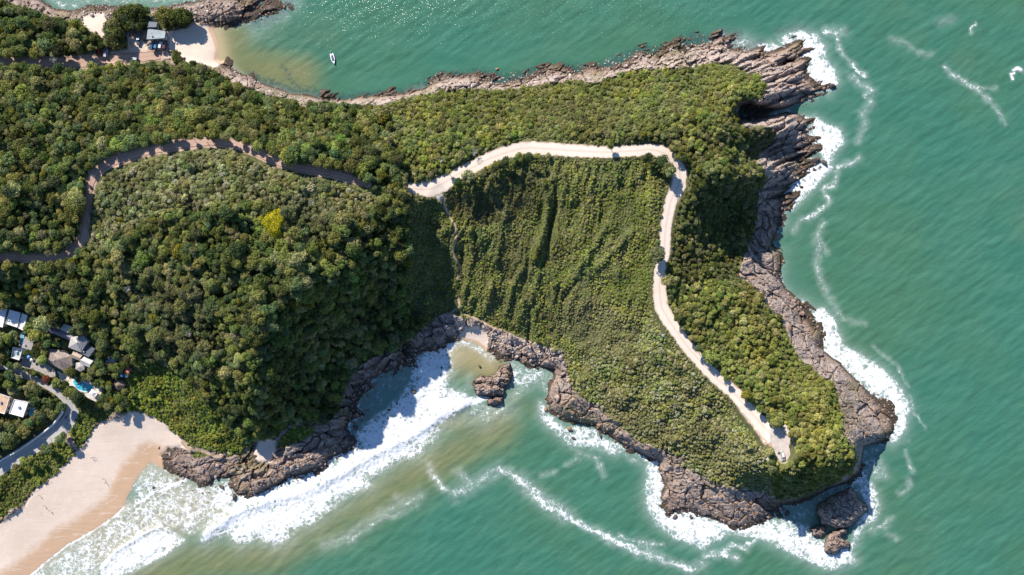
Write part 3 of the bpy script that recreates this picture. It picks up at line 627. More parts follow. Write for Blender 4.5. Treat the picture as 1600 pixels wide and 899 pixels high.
FL = [ # foam lines: points, half width, density
 ([(30,915),(67,883),(110,849),(125,843),(175,811),(194,792)], 2.4, 1.), ([(213,789),(225,781),(240,771),(262,762),(290,750)], 3, 1.), ([(194,792),(200,775),(208,755),(216,742),(236,721)], 1.3, .75), ([(225,722),(238,745),(242,765)], 1, .6), ([(240,750),(262,742),(272,750)], 2, .7),
 ([(160,899),(163,882),(178,864),(225,834),(252,823)], 4, 1.), ([(322,840),(360,812),(420,785),(480,770),(540,735),(600,705),(650,680),(690,650),(725,633),(760,622)], 6, 1.),
 ([(1290,49),(1300,50),(1316,52)], 5.5, .85), ([(1308,53),(1310,75),(1326,97),(1345,114),(1353,120)], 3, .8), ([(1330,120),(1345,131),(1363,143)], 4.5, .85), ([(1352,146),(1362,162),(1348,176),(1350,196),(1340,222)], 4, .66),
 ([(1392,60),(1412,66),(1440,85),(1455,84)], 3, .55), ([(1468,35),(1488,30)], 4, .5), ([(1343,247),(1325,257),(1310,260),(1303,288),(1284,296),(1296,316),(1275,334),(1262,341)], 3.5, .85), ([(1262,341),(1248,345),(1240,362)], 4, .6),
 ([(1285,349),(1276,372),(1280,392),(1274,415),(1285,442),(1292,460)], 4, .66), ([(1280,372),(1293,396)], 3, .66), ([(1292,460),(1303,475),(1308,500)], 4, .55), ([(1303,475),(1320,501),(1352,506)], 3, .6), ([(1365,540),(1374,552),(1388,560),(1398,568)], 2, .7), ([(1403,573),(1413,592),(1417,606)], 2, .72), ([(1420,615),(1430,648),(1446,670)], 1.8, .72),
 ([(1478,108),(1492,119),(1512,131),(1527,141),(1545,156)], 3, .84), ([(1545,156),(1562,178),(1570,195)], 2.5, .6), ([(1530,139),(1558,137)], 2, .6),
 ([(1582,124),(1579,116),(1585,114)], 2.4, 1.), ([(1584,110),(1590,107),(1597,110)], 3, 1.), ([(1518,52),(1517,45),(1524,38)], 1.6, .9),
 ([(780,733),(798,741),(815,752)], 5, .84), ([(815,752),(832,768),(858,790),(885,806)], 8, .86), ([(885,806),(912,822),(945,838)], 4, .84), ([(935,832),(965,848),(995,862),(1018,870)], 5, .86), ([(1022,870),(1050,880),(1080,890)], 5, .86), ([(1000,850),(1018,862)], 7, .66), ([(968,838),(990,845),(1035,852)], 3, .7),
 ([(1080,890),(1100,882)], 6, .7), ([(1105,868),(1130,865),(1150,872)], 5, .82), ([(1130,862),(1145,852),(1165,856),(1185,838)], 4, .8),
 ([(668,722),(676,742),(694,765),(712,772)], 4, .74), ([(712,772),(740,757),(765,742),(782,734)], 7, .7), ([(716,738),(735,756)], 5, .68), ([(505,852),(545,838),(580,815),(620,790),(655,776)], 6, .6), ([(545,848),(580,820),(640,795)], 3, .62), ([(620,778),(650,788)], 4, .5),
 ([(885,690),(905,708),(935,716)], 4, .55), ([(930,715),(940,735),(945,745)], 3, .6), ([(885,727),(905,716)], 3, .55), ([(846,742),(866,738)], 3, .5), ([(960,690),(985,716),(1000,725)], 5, .55),
 ([(1414,703),(1420,722),(1426,737)], 2.4, .66), ([(1420,750),(1420,764),(1406,772)], 3, .66), ([(1360,830),(1380,822),(1390,812)], 4, .72), ([(1385,835),(1402,842)], 3, .55), ([(1345,690),(1420,690)], 3, .4),
 ([(440,10),(420,30),(400,45)], 10, .42), ([(345,30),(400,40),(445,25)], 6, .45), ([(350,102),(400,133),(460,152),(505,160)], 4, .5), ([(85,2),(110,10),(140,0)], 7, .62), ([(140,0),(260,2),(340,-3)], 7, .55), ([(300,-8),(420,-6),(460,5)], 8, .5), ([(640,147),(660,141)], 4, .6), ([(480,152),(500,158)], 3, .8)]
us = axis(-25, 1625, 1.7, (-1400, 60000)); us = np.concatenate([[-60000, -20000, -6000], us]); vs = axis(-25, 925, 1.7, (-60000, 60000))
U, V = np.meshgrid(us, vs); sdd = smp(SD, U, V)
foam = np.zeros(U.shape)
for poly, amt, soft in FP:
    D, _ = dist([poly+[poly[0]]], 40); m = pmask(poly); D = np.minimum(D, 40); g = np.where(m, amt*(.80+.20*sstep(0, 14, D)), amt*.80*np.exp(-(D/(soft*1.1))**1.3)); g[(~m) & (D > 38)] = 0
    foam = np.maximum(foam, smp(g, U, V))
wob = (fbm(U/13, V/13, 101, 3)*7, fbm(U/13, V/13, 102, 3)*7)
for pts, wd, amt in FL:
    if amt < .95: amt *= (.83 if pts[0][0] < 1270 else .76); wd *= 1.5
    D, _ = dist([pts], int(wd*4)+12); D = np.minimum(D, wd*4+12); f_ = smp(D, U+wob[0]*(0.25 if amt > .95 else .8), V+wob[1]*(.25 if amt > .95 else .8))
    foam = np.maximum(foam, amt*(1 if amt > .95 else 1+.22*fbm(U/11, V/11, 107, 2))*np.exp(-(f_/wd)**2*.75))
expo = sstep(1150, 1200, U)*sstep(40, 60, V)+(1-sstep(1150, 1200, U))*sstep(560, 600, V)*sstep(235, 260, U)
foam = np.maximum(foam, expo*.72*np.exp(-np.maximum(-sdd, 0)/9)*(0.75+.5*fbm(U/30, V/30, 103, 2)))
foam = np.clip(.97*foam*(1+fbm(U/16, V/16, 104, 3)*.26+fbm(U/45, V/30, 106, 2)*.12), 0, 1)
sed = line_field(SEDL, U, V); sed = np.clip(sed+fbm(U/150, V/150, 105, 3)*.18+.04, 0, 1)
shoal = line_field([([(335,45),(342,70),(345,95)], 18, .9), ([(40,905),(125,845),(195,794)], 16, .55), ([(60,915),(200,845),(300,800)], 44, .42), ([(240,745),(330,790)], 30, .4), ([(700,556),(735,556),(765,568)], 22, .5), ([(215,745),(240,725),(280,750)], 16, .5)], U, V)*1.0
nb = (V < 200) & (U < 1200)
reef = np.where(nb, np.exp(-(np.maximum(-sdd-2, 0)/17)**2)*.8*sstep(350, 400, U), np.exp(-np.maximum(-sdd, 0)/7)*.45)
reef = np.maximum(reef, line_field([([(440,105),(460,130),(500,145)], 14, .6), ([(560,560),(600,600),(560,650)], 26, .6), ([(770,560),(790,600)], 10, .5), ([(1215,50),(1255,42)], 9, .7), ([(1295,120),(1306,138)], 9, .6)], U, V))
glint_fleck = sstep(150, 0, V)*sstep(1300, 1100, U)*.9+sstep(330, 0, V)*.25+.12
glint_fleck = np.maximum(glint_fleck, line_field([([(350,50),(400,90),(470,110)], 60, 1.)], U, V))
att = sstep(0, 55, -sdd)*(np.abs(U) < 4000)*(np.abs(V) < 4000)
a_ = U*.82-V*.57; p_ = U*.57+V*.82
wz = (np.sin(p_/9+fbm(U/60, V/60, 111, 3)*7)*.07+fbm(a_/40, p_/9, 112, 3)*.3)*att
crest = line_field([([(322,834),(360,806),(420,782),(480,768),(540,735),(600,702),(650,676),(690,648),(725,632)], 10, 1.), ([(162,886),(178,864),(225,834),(252,823)], 6, .5)], U, V)
wz = wz+crest*1.1+foam*fbm(U/5, V/5, 113, 3)*.5*(sdd < -3)
k = S*(H-wz)/H
VX = np.stack([(U-CX)*k, (CY-V)*k, wz], -1).reshape(-1, 3); nu = len(us); nv = len(vs)
ii, jj = np.meshgrid(np.arange(nu-1), np.arange(nv-1)); q = (jj*nu+ii); F = np.stack([q, q+nu, q+nu+1, q+1], -1).reshape(-1, 4)
keep = (sdd.reshape(-1)[F].min(1) < 12); f = F[keep]; idx, inv = np.unique(f, return_inverse=True)
me = from_np('sea', VX[idx], inv.reshape(-1, 4))
for nme, arr in (('foam', foam), ('sed', sed), ('shoal', shoal), ('reef', reef), ('glint_fleck', glint_fleck)): fattr(me, nme, arr.reshape(-1)[idx])
tag(link('sea', me, M_SEA), kind='structure')

# ------------------------------------------------------------------ roads laid on the ground
def spline(pts, step=3.0):
    P_ = np.array(pts, float); out = []
    Q = np.vstack([2*P_[0]-P_[1], P_, 2*P_[-1]-P_[-2]])
    for i in range(1, len(Q)-2):
        p0, p1, p2, p3 = Q[i-1:i+3]; n_ = max(2, int(np.hypot(*(p2-p1)[:2])/step))
        for t in np.linspace(0, 1, n_, endpoint=False):
            out.append(.5*((2*p1)+(-p0+p2)*t+(2*p0-5*p1+4*p2-p3)*t*t+(-p0+3*p1-3*p2+p3)*t**3))
    out.append(P_[-1]); return np.array(out)
def strip(name, line, m, up=.1, nc=7, lo=-1, hi=1, seed=0, ragged=.12, parent=None):
    c = spline(line, 2.5); t = np.gradient(c[:, :2], axis=0); t /= np.hypot(t[:, 0], t[:, 1])[:, None]+1e-9; nrm = np.stack([t[:, 1], -t[:, 0]], 1)
    ac = np.linspace(lo, hi, nc); n_ = len(c); k_ = np.arange(n_)
    wl = c[:, 2]*(1+ragged*perlin(k_/3.1, k_*0+seed, 5)); wr = c[:, 2]*(1+ragged*perlin(k_/3.7, k_*0+seed+9, 6))
    wd = np.where(ac[None] < 0, wl[:, None], wr[:, None])*ac[None]
    u = c[:, 0][:, None]+nrm[:, 0][:, None]*wd; v = c[:, 1][:, None]+nrm[:, 1][:, None]*wd
    z = np.maximum(gz(u, v), 0)+up; k2 = S*(H-z)/H
    Vv = np.stack([(u-CX)*k2, (CY-v)*k2, z], -1).reshape(-1, 3)
    ii, jj = np.meshgrid(np.arange(nc-1), np.arange(n_-1)); q = jj*nc+ii; Fq = np.stack([q, q+1, q+nc+1, q+nc], -1).reshape(-1, 4)
    nr = np.cross(Vv[Fq[0][1]]-Vv[Fq[0][0]], Vv[Fq[0][2]]-Vv[Fq[0][0]])
    if nr[2] < 0: Fq = Fq[:, ::-1]
    me = from_np(name, Vv, Fq); fattr(me, 'across', np.broadcast_to(ac[None], u.shape)); return link(name, me, m, parent)
def roadmat(name, a, b_, edge, mid, tracks=.5):
    m, nt, b = mat(name); geo = N(nt, 'ShaderNodeNewGeometry'); p = geo.outputs['Position']
    f1 = noise(nt, p, .12, 5, .65); f2 = noise(nt, p, 1.6, 5, .7)
    c = mixc(nt, mrange(nt, f1, .3, .7), a, b_); c = mixc(nt, mrange(nt, f2, .3, .7, 0, .3), c, tuple(q*.72 for q in a))
    ab = math_(nt, 'ABSOLUTE', attr(nt, 'across').outputs['Fac'])
    e = math_(nt, 'ADD', ab, math_(nt, 'MULTIPLY', math_(nt, 'SUBTRACT', f2, .5), .5))
    c = mixc(nt, mrange(nt, e, .72, 1.0, 0, .9), c, edge); c = mixc(nt, mrange(nt, f1, .52, .62, 0, .3), c, mid)
    c = mixc(nt, math_(nt, 'MULTIPLY', mrange(nt, e, .22, .0), tracks), c, mid)
    L(nt, c, b.inputs['Base Color']); b.inputs['Roughness'].default_value = .95; b.inputs['Specular IOR Level'].default_value = .15
    bp = N(nt, 'ShaderNodeBump', i_Strength=.4, i_Distance=.1); L(nt, f2, bp.inputs['Height']); L(nt, bp.outputs[0], b.inputs['Normal']); return m
M_R1 = roadmat('pale_dirt', (.70, .58, .48), (.76, .65, .56), (.40, .33, .22), (.55, .44, .35), .8)
M_R2 = roadmat('red_dirt', (.44, .29, .22), (.56, .40, .32), (.22, .13, .09), (.36, .24, .18), .5)
M_R3 = roadmat('asphalt', (.40, .375, .36), (.48, .45, .425), (.44, .40, .35), (.36, .34, .33), .3)
M_TR = roadmat('trail_soil', (.33, .25, .17), (.42, .33, .24), (.2, .17, .09), (.36, .28, .2), .2)
TRACKS_W = [(a, b_, c*1.12) for a, b_, c in TRACKS['headland_road']]
tag(strip('headland_road', TRACKS_W, M_R1, .14, nc=11, seed=1, ragged=.22), kind='structure')
tag(strip('road_spur', TRACKS['junction_spur'], M_R1, .10, seed=2), kind='structure')
tag(strip('side_track', TRACKS['side_track'], M_R1, .10, seed=3), kind='structure')
tag(strip('western_road', [(a, b_, c*.8) for a, b_, c in TRACKS['western_dirt_road']], M_R2, .12, seed=4, ragged=.2), kind='structure')
tag(strip('northern_road', [(a, b_, c*.9) for a, b_, c in TRACKS['north_dirt_road']], M_R2, .12, seed=5, ragged=.2), kind='structure')
tag(strip('coast_road', ASPHALT, M_R3, .16, seed=6, ragged=0), kind='structure')
for i, t_ in enumerate(TRAILS): tag(strip('footpath', t_, M_TR, .09, nc=3, seed=8+i, ragged=.4), kind='structure')
M_WHITE = simple('white_paint', (.78, .76, .72), .6, .08); M_CONC = simple('concrete', (.50, .46, .40), .85, .14, .8, bump=.3); M_KERB = simple('kerb', (.55, .52, .47), .8, .12)
def raised(name, pts, width, h, m, parent=None, up=0.0, base=None):
    """a low wall or kerb following a line of photo pixels"""
    bm = bmesh.new(); c = spline([(p[0], p[1], 0) for p in pts], 3)
    Wp = [Vector(X(a, b_, base if base is not None else max(float(gz(a, b_)), 0))) for a, b_, _ in c]; rows = []
    for i, p in enumerate(Wp):
        t = (Wp[min(i+1, len(Wp)-1)]-Wp[max(i-1, 0)]); t.z = 0; t.normalize(); nn = Vector((-t.y, t.x, 0))*width/2
        rows.append([bm.verts.new(p-nn+Vector((0, 0, -.4))), bm.verts.new(p-nn+Vector((0, 0, h+up))), bm.verts.new(p+nn+Vector((0, 0, h+up))), bm.verts.new(p+nn+Vector((0, 0, -.4)))])
    for a, b_ in zip(rows, rows[1:]):
        for k_ in range(4): bm.faces.new((a[k_], a[(k_+1) % 4], b_[(k_+1) % 4], b_[k_]))
    bm.faces.new(rows[0][::-1]); bm.faces.new(rows[-1]); bmesh.ops.recalc_face_normals(bm, faces=bm.faces)
    return bm_obj(name, bm, m, parent)
def offs(line, f):
    c = spline(line, 6); t = np.gradient(c[:, :2], axis=0); t /= np.hypot(t[:, 0], t[:, 1])[:, None]
    return [(a[0]+q[1]*a[2]*f, a[1]-q[0]*a[2]*f) for a, q in zip(c, t)]
lo_ = [p for p in ASPHALT if -80 < p[0]][:9]
tag(raised('road_kerb', offs(lo_, -1.0), .35, .14, M_KERB), kind='structure')
tag(raised('road_kerb', offs(lo_, -.42), .3, .13, M_KERB, up=.06), kind='structure')
tag(strip('road_marking', lo_[:5], simple('marking', (.7, .69, .66), .7, .1), .168, nc=2, lo=.28, hi=.31, ragged=0), kind='structure')
# retaining wall above the coast road
rw = empty('retaining_wall', W(60, 676), 0, 'long retaining wall with a pale coping above the inland side of the asphalt road', 'wall')
rl = [(-60,756),(0,721),(30,704),(60,683),(84,664),(95,651),(101,640),(103,630)]
wl_ = raised('wall', rl, .45, 2.2, simple('wall_stone', (.17, .19, .20), .9, .2, 1.2, bump=.4), rw); cp_ = raised('coping', rl, .6, 2.34, M_WHITE, rw)
for o in (wl_, cp_): o.matrix_parent_inverse = Matrix.Translation(rw.location).inverted()
# lookout: paving, wall, deck, steps
bm = bmesh.new(); add_prism(bm, [X(a, b_, LOOK_Z)[:2] for a, b_ in LOOKOUT], LOOK_Z-.5, LOOK_Z+.19); bmesh.ops.recalc_face_normals(bm, faces=bm.faces)
tag(bm_obj('lookout_pavement', bm, simple('grey_paving', (.56, .48, .42), .85, .1, .4)), kind='structure')
tag(raised('low_wall', [(1205,657),(1214,664),(1226,674),(1238,688),(1242,702),(1240,714),(1231,722),(1219,723),(1212,715)], .4, .75, simple('yellow_render', (.60, .52, .36), .85, .12), base=LOOK_Z), 'low pale yellow wall curving round the paved lookout at the end of the road', 'wall')
pf = empty('viewing_deck', X(1233, 679, LOOK_Z), -math.atan2(20, 20), 'pale concrete viewing deck on the sea side of the round lookout', 'deck')
bm = bmesh.new(); add_box(bm, (0, .3, .25), (8.4, 2.2, .5)); add_box(bm, (-4.4, 1.2, .25), (1.4, 2.0, .5)); bm_obj('deck', bm, simple('deck_concrete', (.66, .57, .48), .8, .1), pf)
bm = bmesh.new()
for k_ in range(8): add_box(bm, (-4+k_*1.15, 1.32, .95), (.07, .07, .9))
add_box(bm, (0, 1.32, 1.42), (8.4, .08, .08)); add_box(bm, (0, 1.32, 1.0), (8.4, .05, .05)); bm_obj('railing', bm, M_WHITE, pf)
for xx in (0, 2.6):
    bm = bmesh.new(); add_box(bm, (xx, .3, .72), (1.5, .4, .08)); add_box(bm, (xx-.6, .3, .6), (.1, .35, .2)); add_box(bm, (xx+.6, .3, .6), (.1, .35, .2)); bm_obj('bench', bm, simple('bench_wood', (.16, .12, .10), .7), pf)
st_ = empty('steps', X(1205, 717, LOOK_Z-.3), math.radians(-38), 'short flight of pale steps with side walls below the lookout', 'steps')
bm = bmesh.new()
for k_ in range(6): add_box(bm, (-1.8+k_*.7, 0, .1-k_*.18), (.7, 3.0, .7))
bm_obj('stairs', bm, simple('step_stone', (.62, .55, .47), .8, .1), st_)
for yy in (-1.7, 1.7):
    bm = bmesh.new(); add_box(bm, (0, yy, .3), (4.4, .3, 1.1)); bm_obj('side_wall', bm, M_WHITE, st_)

# ------------------------------------------------------------------ plants
OVER = [(blur(pmask(p)*1., 4), c, a) for p, c, a in [
 ([(698,302),(760,285),(838,262),(858,285),(846,330),(790,352),(740,350),(706,340)], (.115,.10,.055), .75), ([(770,365),(835,370),(850,420),(800,440),(765,410)], (.15,.145,.07), .5),
 ([(838,285),(862,280),(864,330),(852,372),(838,412),(820,410),(836,350)], (.24,.28,.06), .8), ([(880,470),(930,462),(1000,515),(975,560),(905,545),(865,505)], (.36,.34,.21), .6), ([(930,590),(1000,630),(1070,690),(1040,700),(1000,690),(950,650)], (.27,.24,.13), .5),
 ([(955,300),(1010,300),(1015,350),(960,370),(925,340)], (.22,.27,.06), .55), ([(960,420),(1015,420),(1010,475),(940,470)], (.20,.26,.05), .6), ([(1165,192),(1215,200),(1215,226),(1180,238)], (.28,.24,.13), .7), ([(180,410),(330,430),(340,560),(240,560),(180,480)], (.17,.16,.105), .45),
 ([(1080,100),(1185,110),(1195,150),(1100,140)], (.27,.28,.08), .5), ([(700,140),(1000,118),(1000,150),(700,165)], (.25,.25,.08), .4), ([(260,180),(420,170),(420,215),(260,215)], (.19,.19,.05), .35), ([(1180,500),(1300,600),(1300,680),(1230,600)], (.25,.26,.07), .45),
 ([(820,160),(1060,160),(1060,225),(820,222)], (.15,.15,.075), .45), ([(650,370),(700,330),(720,440),(690,480)], (.17,.19,.06), .5), ([(440,300),(560,330),(540,360),(430,370)], (.22,.22,.12), .4), ([(1060,640),(1190,700),(1190,760),(1080,730)], (.25,.235,.11), .45)]]
def crown_mesh(name, seed, lobes, per, leaf=.12, flat=.75, core=.78, openness=0, mt=M_LEAF):
    r = np.random.default_rng(seed); ctr = []
    for i in range(lobes):
        a = r.uniform(0, 2*np.pi); rad = math.sqrt(r.uniform(0, 1))*.78; ctr.append((math.cos(a)*rad, math.sin(a)*rad, math.sqrt(max(0, 1-rad*rad))*flat*r.uniform(.62, 1.05), r.uniform(.2, .40)))
    ctr = np.array(ctr); n_ = lobes*per; c = np.repeat(ctr, per, 0)
    d = r.normal(size=(n_, 3)); d[:, 2] = np.abs(d[:, 2])*.9+.05*r.normal(size=n_)-.12; d /= np.linalg.norm(d, axis=1)[:, None]
    p = c[:, :3]+d*c[:, 3:4]*r.uniform(.78, 1.12, (n_, 1))*np.array([1, 1, .8])
    nn = d+r.normal(size=(n_, 3))*.45; nn /= np.linalg.norm(nn, axis=1)[:, None]
    t1 = np.cross(nn, r.normal(size=(n_, 3))); t1 /= np.linalg.norm(t1, axis=1)[:, None]; t2 = np.cross(nn, t1)
    sz = leaf*r.uniform(.6, 1.25, (n_, 1)); 
    V_ = np.stack([p-t1*sz, p-t2*sz*.6, p+t1*sz, p+t2*sz*.6], 1).reshape(-1, 3); F_ = np.arange(n_*4).reshape(-1, 4)
    lf = np.repeat(np.clip(r.uniform(-.3, 1, lobes).repeat(per)*.6+r.uniform(0, .4, n_), 0, 1), 4)
    # inner body of twigs and shaded leaves so that the crown is not hollow
    bm = bmesh.new(); bmesh.ops.create_icosphere(bm, subdivisions=3, radius=1)
    cv_ = np.array([v.co[:] for v in bm.verts]); dd = np.zeros(len(cv_))
    for k_ in range(len(cv_)):
        v = cv_[k_]; q = 0
        for cx_, cy_, cz_, cr_ in ctr:
            e = v-np.array([cx_, cy_, cz_])/max(.3, math.sqrt(cx_*cx_+cy_*cy_+cz_*cz_)); q = max(q, cr_*math.exp(-(e@e)*5))
        dd[k_] = core*(.72+q*.85)
    cv_ = cv_*dd[:, None]*np.array([1, 1, flat]); cv_[:, 2] = np.where(cv_[:, 2] < 0, cv_[:, 2]*.45, cv_[:, 2])
    cf = np.array([[v.index for v in f.verts] for f in bm.faces]); bm.free()
    me = bpy.data.meshes.new(name); nq = len(F_); nt_ = len(cf); allv = np.vstack([V_, cv_]); 
    me.vertices.add(len(allv)); me.vertices.foreach_set('co', allv.astype(np.float32).ravel())
    li = np.concatenate([F_.ravel(), (cf+len(V_)).ravel()]); me.loops.add(len(li)); me.loops.foreach_set('vertex_index', li.astype(np.int32))
    me.polygons.add(nq+nt_); tot = np.concatenate([np.full(nq, 4), np.full(nt_, 3)]); me.polygons.foreach_set('loop_start', np.concatenate([[0], np.cumsum(tot)[:-1]]).astype(np.int32)); me.polygons.foreach_set('loop_total', tot.astype(np.int32))
    me.update(calc_edges=True); fattr(me, 'leaf', np.concatenate([lf, np.full(len(cv_), .15)])); me.materials.append(mt); return me
TREE_V = [crown_mesh('crown', 100+i, 26+i*3, 46, .105, .72+.06*(i % 3), .8) for i in range(6)]
SHRUB_V = [crown_mesh('shrub', 200+i, 12+i, 34, .17, .62, .78) for i in range(4)]
def trunk_mesh():
    bm = bmesh.new(); add_tube(bm, [(0, 0, -1.2), (.05, .02, .6), (.0, .08, 1.5), (.1, .05, 2.4)], .16, 7, .08)
    for a in (0.4, 2.3, 4.4): add_tube(bm, [(.03, .06, 1.4), (math.cos(a)*.5, math.sin(a)*.5, 2.1), (math.cos(a)*1.0, math.sin(a)*1.0, 2.7)], .07, 5, .03)
    me = bpy.data.meshes.new('trunk'); bm.to_mesh(me); bm.free(); me.materials.append(M_BARK); return me
TRUNK = trunk_mesh()

ZN = [ # name, polygon, kind, palette of base colours, label phrase
 ('nw', [(-400,-150),(170,-20),(170,90),(-400,92)], 'forest', 0, 'in the wood right behind the northern rocks at the top left corner'),
 ('band', [(-400,92),(480,92),(480,160),(600,165),(640,290),(600,290),(540,275),(470,258),(400,232),(330,216),(245,228),(165,248),(-400,250)], 'forest', 0, 'in the forest between the western dirt road and the north bay'),
 ('wood_west', [(-400,250),(150,250),(134,300),(128,370),(100,396),(-400,400)], 'forest', 0, 'in the wood inside the bend left of the western dirt road'),
 ('pale', [(140,300),(150,268),(250,240),(330,226),(400,243),(450,260),(540,285),(610,305),(560,335),(480,345),(430,318),(390,320),(300,330),(230,345),(190,360),(150,400),(138,380)], 'mixed', 2, 'on the pale scrubby crest below the western dirt road'),
 ('ridge', [(600,160),(800,130),(1000,100),(1160,95),(1200,150),(1150,165),(1150,200),(1090,235),(1020,228),(860,226),(800,228),(700,268),(650,285),(620,290)], 'bush', 1, 'on the green ridge between the headland road and the north shore'),
 ('east', [(1070,200),(1220,190),(1215,300),(1165,440),(1045,440),(1045,330),(1068,290)], 'bush', 4, 'on the steep east slope beside the headland road'),
 ('ribs', [(640,310),(700,300),(760,270),(830,245),(1000,245),(1040,260),(1050,300),(1030,340),(1020,480),(1000,520),(900,560),(880,545),(800,522),(700,492),(640,500)], 'scrub', 3, 'on the ribbed scrub slope above the cove'),
 ('southeast', [(860,520),(1020,470),(1070,550),(1130,610),(1200,690),(1210,790),(900,720),(860,600)], 'scrub', 5, 'on the scrub slope south of the headland road'),
 ('tip', [(1045,430),(1180,430),(1240,500),(1350,640),(1350,790),(1200,800),(1208,722),(1240,718),(1240,680),(1150,605),(1060,500)], 'bush', 6, 'on the sea side of the headland road near the lookout'),
 ('green', [(200,560),(255,570),(300,600),(340,640),(390,690),(380,715),(270,715),(200,650)], 'scrub', 7, 'on the bright green slope behind the beach'),
 ('islet', [(425,660),(495,655),(495,700),(430,710)], 'scrub', 7, 'on the rocks'),
 ('dune', [(100,640),(205,640),(200,662),(150,665),(125,705),(120,730),(0,830),(-200,1100),(-400,1200),(-400,980),(0,742),(60,712),(104,685)], 'scrub', 8, 'on the dune between the asphalt road and the beach'),
 ('village', [(-400,470),(60,480),(130,495),(200,540),(215,640),(120,640),(100,690),(-400,1000)], 'forest', 0, 'among the houses of the village'),
 ('hill', [(-400,400),(100,400),(138,380),(190,360),(300,330),(480,345),(640,305),(720,330),(720,520),(500,700),(380,700),(200,560),(-400,470)], 'forest', 0, 'on the wooded hill left of the cove'),
]
ZI = np.full(RU.shape, len(ZN)-1)
for k_ in range(len(ZN)-1, -1, -1): ZI = np.where(pmask(ZN[k_][1]), k_, ZI)
ZI[(ZI == 1) & (RV > 300)] = len(ZN)-1
PAL = [
 [(.106,.145,.048),(.160,.187,.055),(.223,.237,.076),(.127,.170,.074),(.264,.264,.127),(.180,.223,.063)],
 [(.201,.236,.063),(.283,.320,.080),(.236,.260,.105),(.342,.354,.119),(.165,.201,.071),(.295,.279,.146)],
 [(.281,.290,.142),(.343,.343,.187),(.230,.249,.102),(.394,.374,.230),(.260,.281,.115)],
 [(.279,.327,.082),(.374,.406,.123),(.358,.344,.156),(.218,.250,.088),(.327,.389,.088),(.250,.218,.109)],
 [(.118,.148,.045),(.181,.200,.068),(.228,.228,.114),(.151,.171,.056)],
 [(.314,.327,.131),(.392,.386,.195),(.262,.300,.089),(.482,.457,.276),(.235,.222,.118)],
 [(.230,.253,.066),(.293,.303,.100),(.177,.208,.063),(.344,.334,.145)],
 [(.250,.303,.055),(.313,.344,.083),(.208,.261,.055),(.177,.218,.050)],
 [(.214,.260,.063),(.270,.293,.077),(.159,.203,.054)],
]
TONE = {0: ['dark green', 'mid green', 'olive green', 'bluish green', 'grey-green', 'fresh green']}
def tone_word(t):
    r, g, b_ = [q/2.1 for q in t]; l = .3*r+.6*g
    if r > .12 and b_ < .045: return 'yellow-green'
    if b_ > .55*g: return 'pale green' if l > .10 else 'dull green'
    if l > .115: return 'light olive'
    if l > .095: return 'bright green'
    if l > .075: return 'olive'
    if l > .058: return 'mid green'
    return 'dark green'
ORD = ['', 'second ', 'third ', 'fourth ', 'fifth ', 'sixth ', 'seventh ', 'eighth ', 'ninth ', 'tenth ', 'eleventh ', 'twelfth ']
def name_all(items, marks):
    """items: (object, px, py, words, zone); gives each a label by what it is nearest to"""
    from collections import defaultdict
    g = defaultdict(list)
    for o, px, py, wd, grp in items:
        d, ph = min((math.hypot(px-m[0], py-m[1]), m[2]) for m in marks); g[(wd, ph)].append((d, px, o, grp))
    for (wd, ph), l in g.items():
        l.sort(key=lambda q: (q[0], q[1]))
        for k_, (d, _, o, grp) in enumerate(l):
            o['label'] = f"{ORD[k_] if k_ < 12 else 'farther '}nearest {wd} to {ph}"; o['group'] = grp
TM = [(20,50,'the top left corner rocks'),(90,70,'the middle of the shaded northern dirt road'),(150,50,'the sandy gap in the north'),(50,120,'the left end of the northern dirt road'),(160,125,'the red parked car'),(230,120,'the beach bar'),(300,130,'the small north beach'),(400,165,'the pale stones of the north bay'),(470,185,'the dark notch in the bay shore'),
 (20,190,'the left end of the forest band'),(130,220,'the first bend of the western road'),(250,200,'the widest part of the western road'),(350,195,'the crest of the western road'),(460,235,'the red bank of the western road'),(560,200,'the narrow shore of the inner bay'),(600,255,'the car half in the wood'),(690,180,'the tan rock in the bay'),
 (40,290,'the left edge above the road loop'),(100,340,'the straight piece of the western road'),(30,370,'the left end of the western road'),(180,380,'the road bend at the pale scrub'),(250,420,'the pale scrub on the hill crest'),(390,400,'the yellow flowering tree'),(480,380,'the hilltop right of the yellow tree'),(600,350,'the road junction'),(620,420,'the shaded cliff edge'),
 (30,440,'the shaded lower side of the western road'),(110,450,'the wood over the village'),(200,480,'the wooded valley over the village'),(300,480,'the middle of the wooded hill'),(400,490,'the lower middle of the wooded hill'),(500,470,'the top of the shaded slope'),(380,580,'the left rim of the shaded slope'),(470,580,'the middle of the shaded slope'),(560,520,'the shaded rocks of the cove'),
 (220,560,'the red roofed shed'),(290,560,'the bright green beach slope'),(330,640,'the foot of the wooded hill'),(420,650,'the green knoll on the rocks'),(480,640,'the shaded shore'),(30,610,'the terracotta house'),(70,640,'the teal pool'),(30,670,'the retaining wall'),(60,520,'the white stepped roofs'),(120,540,'the villa'),(160,610,'the hotel pool')]
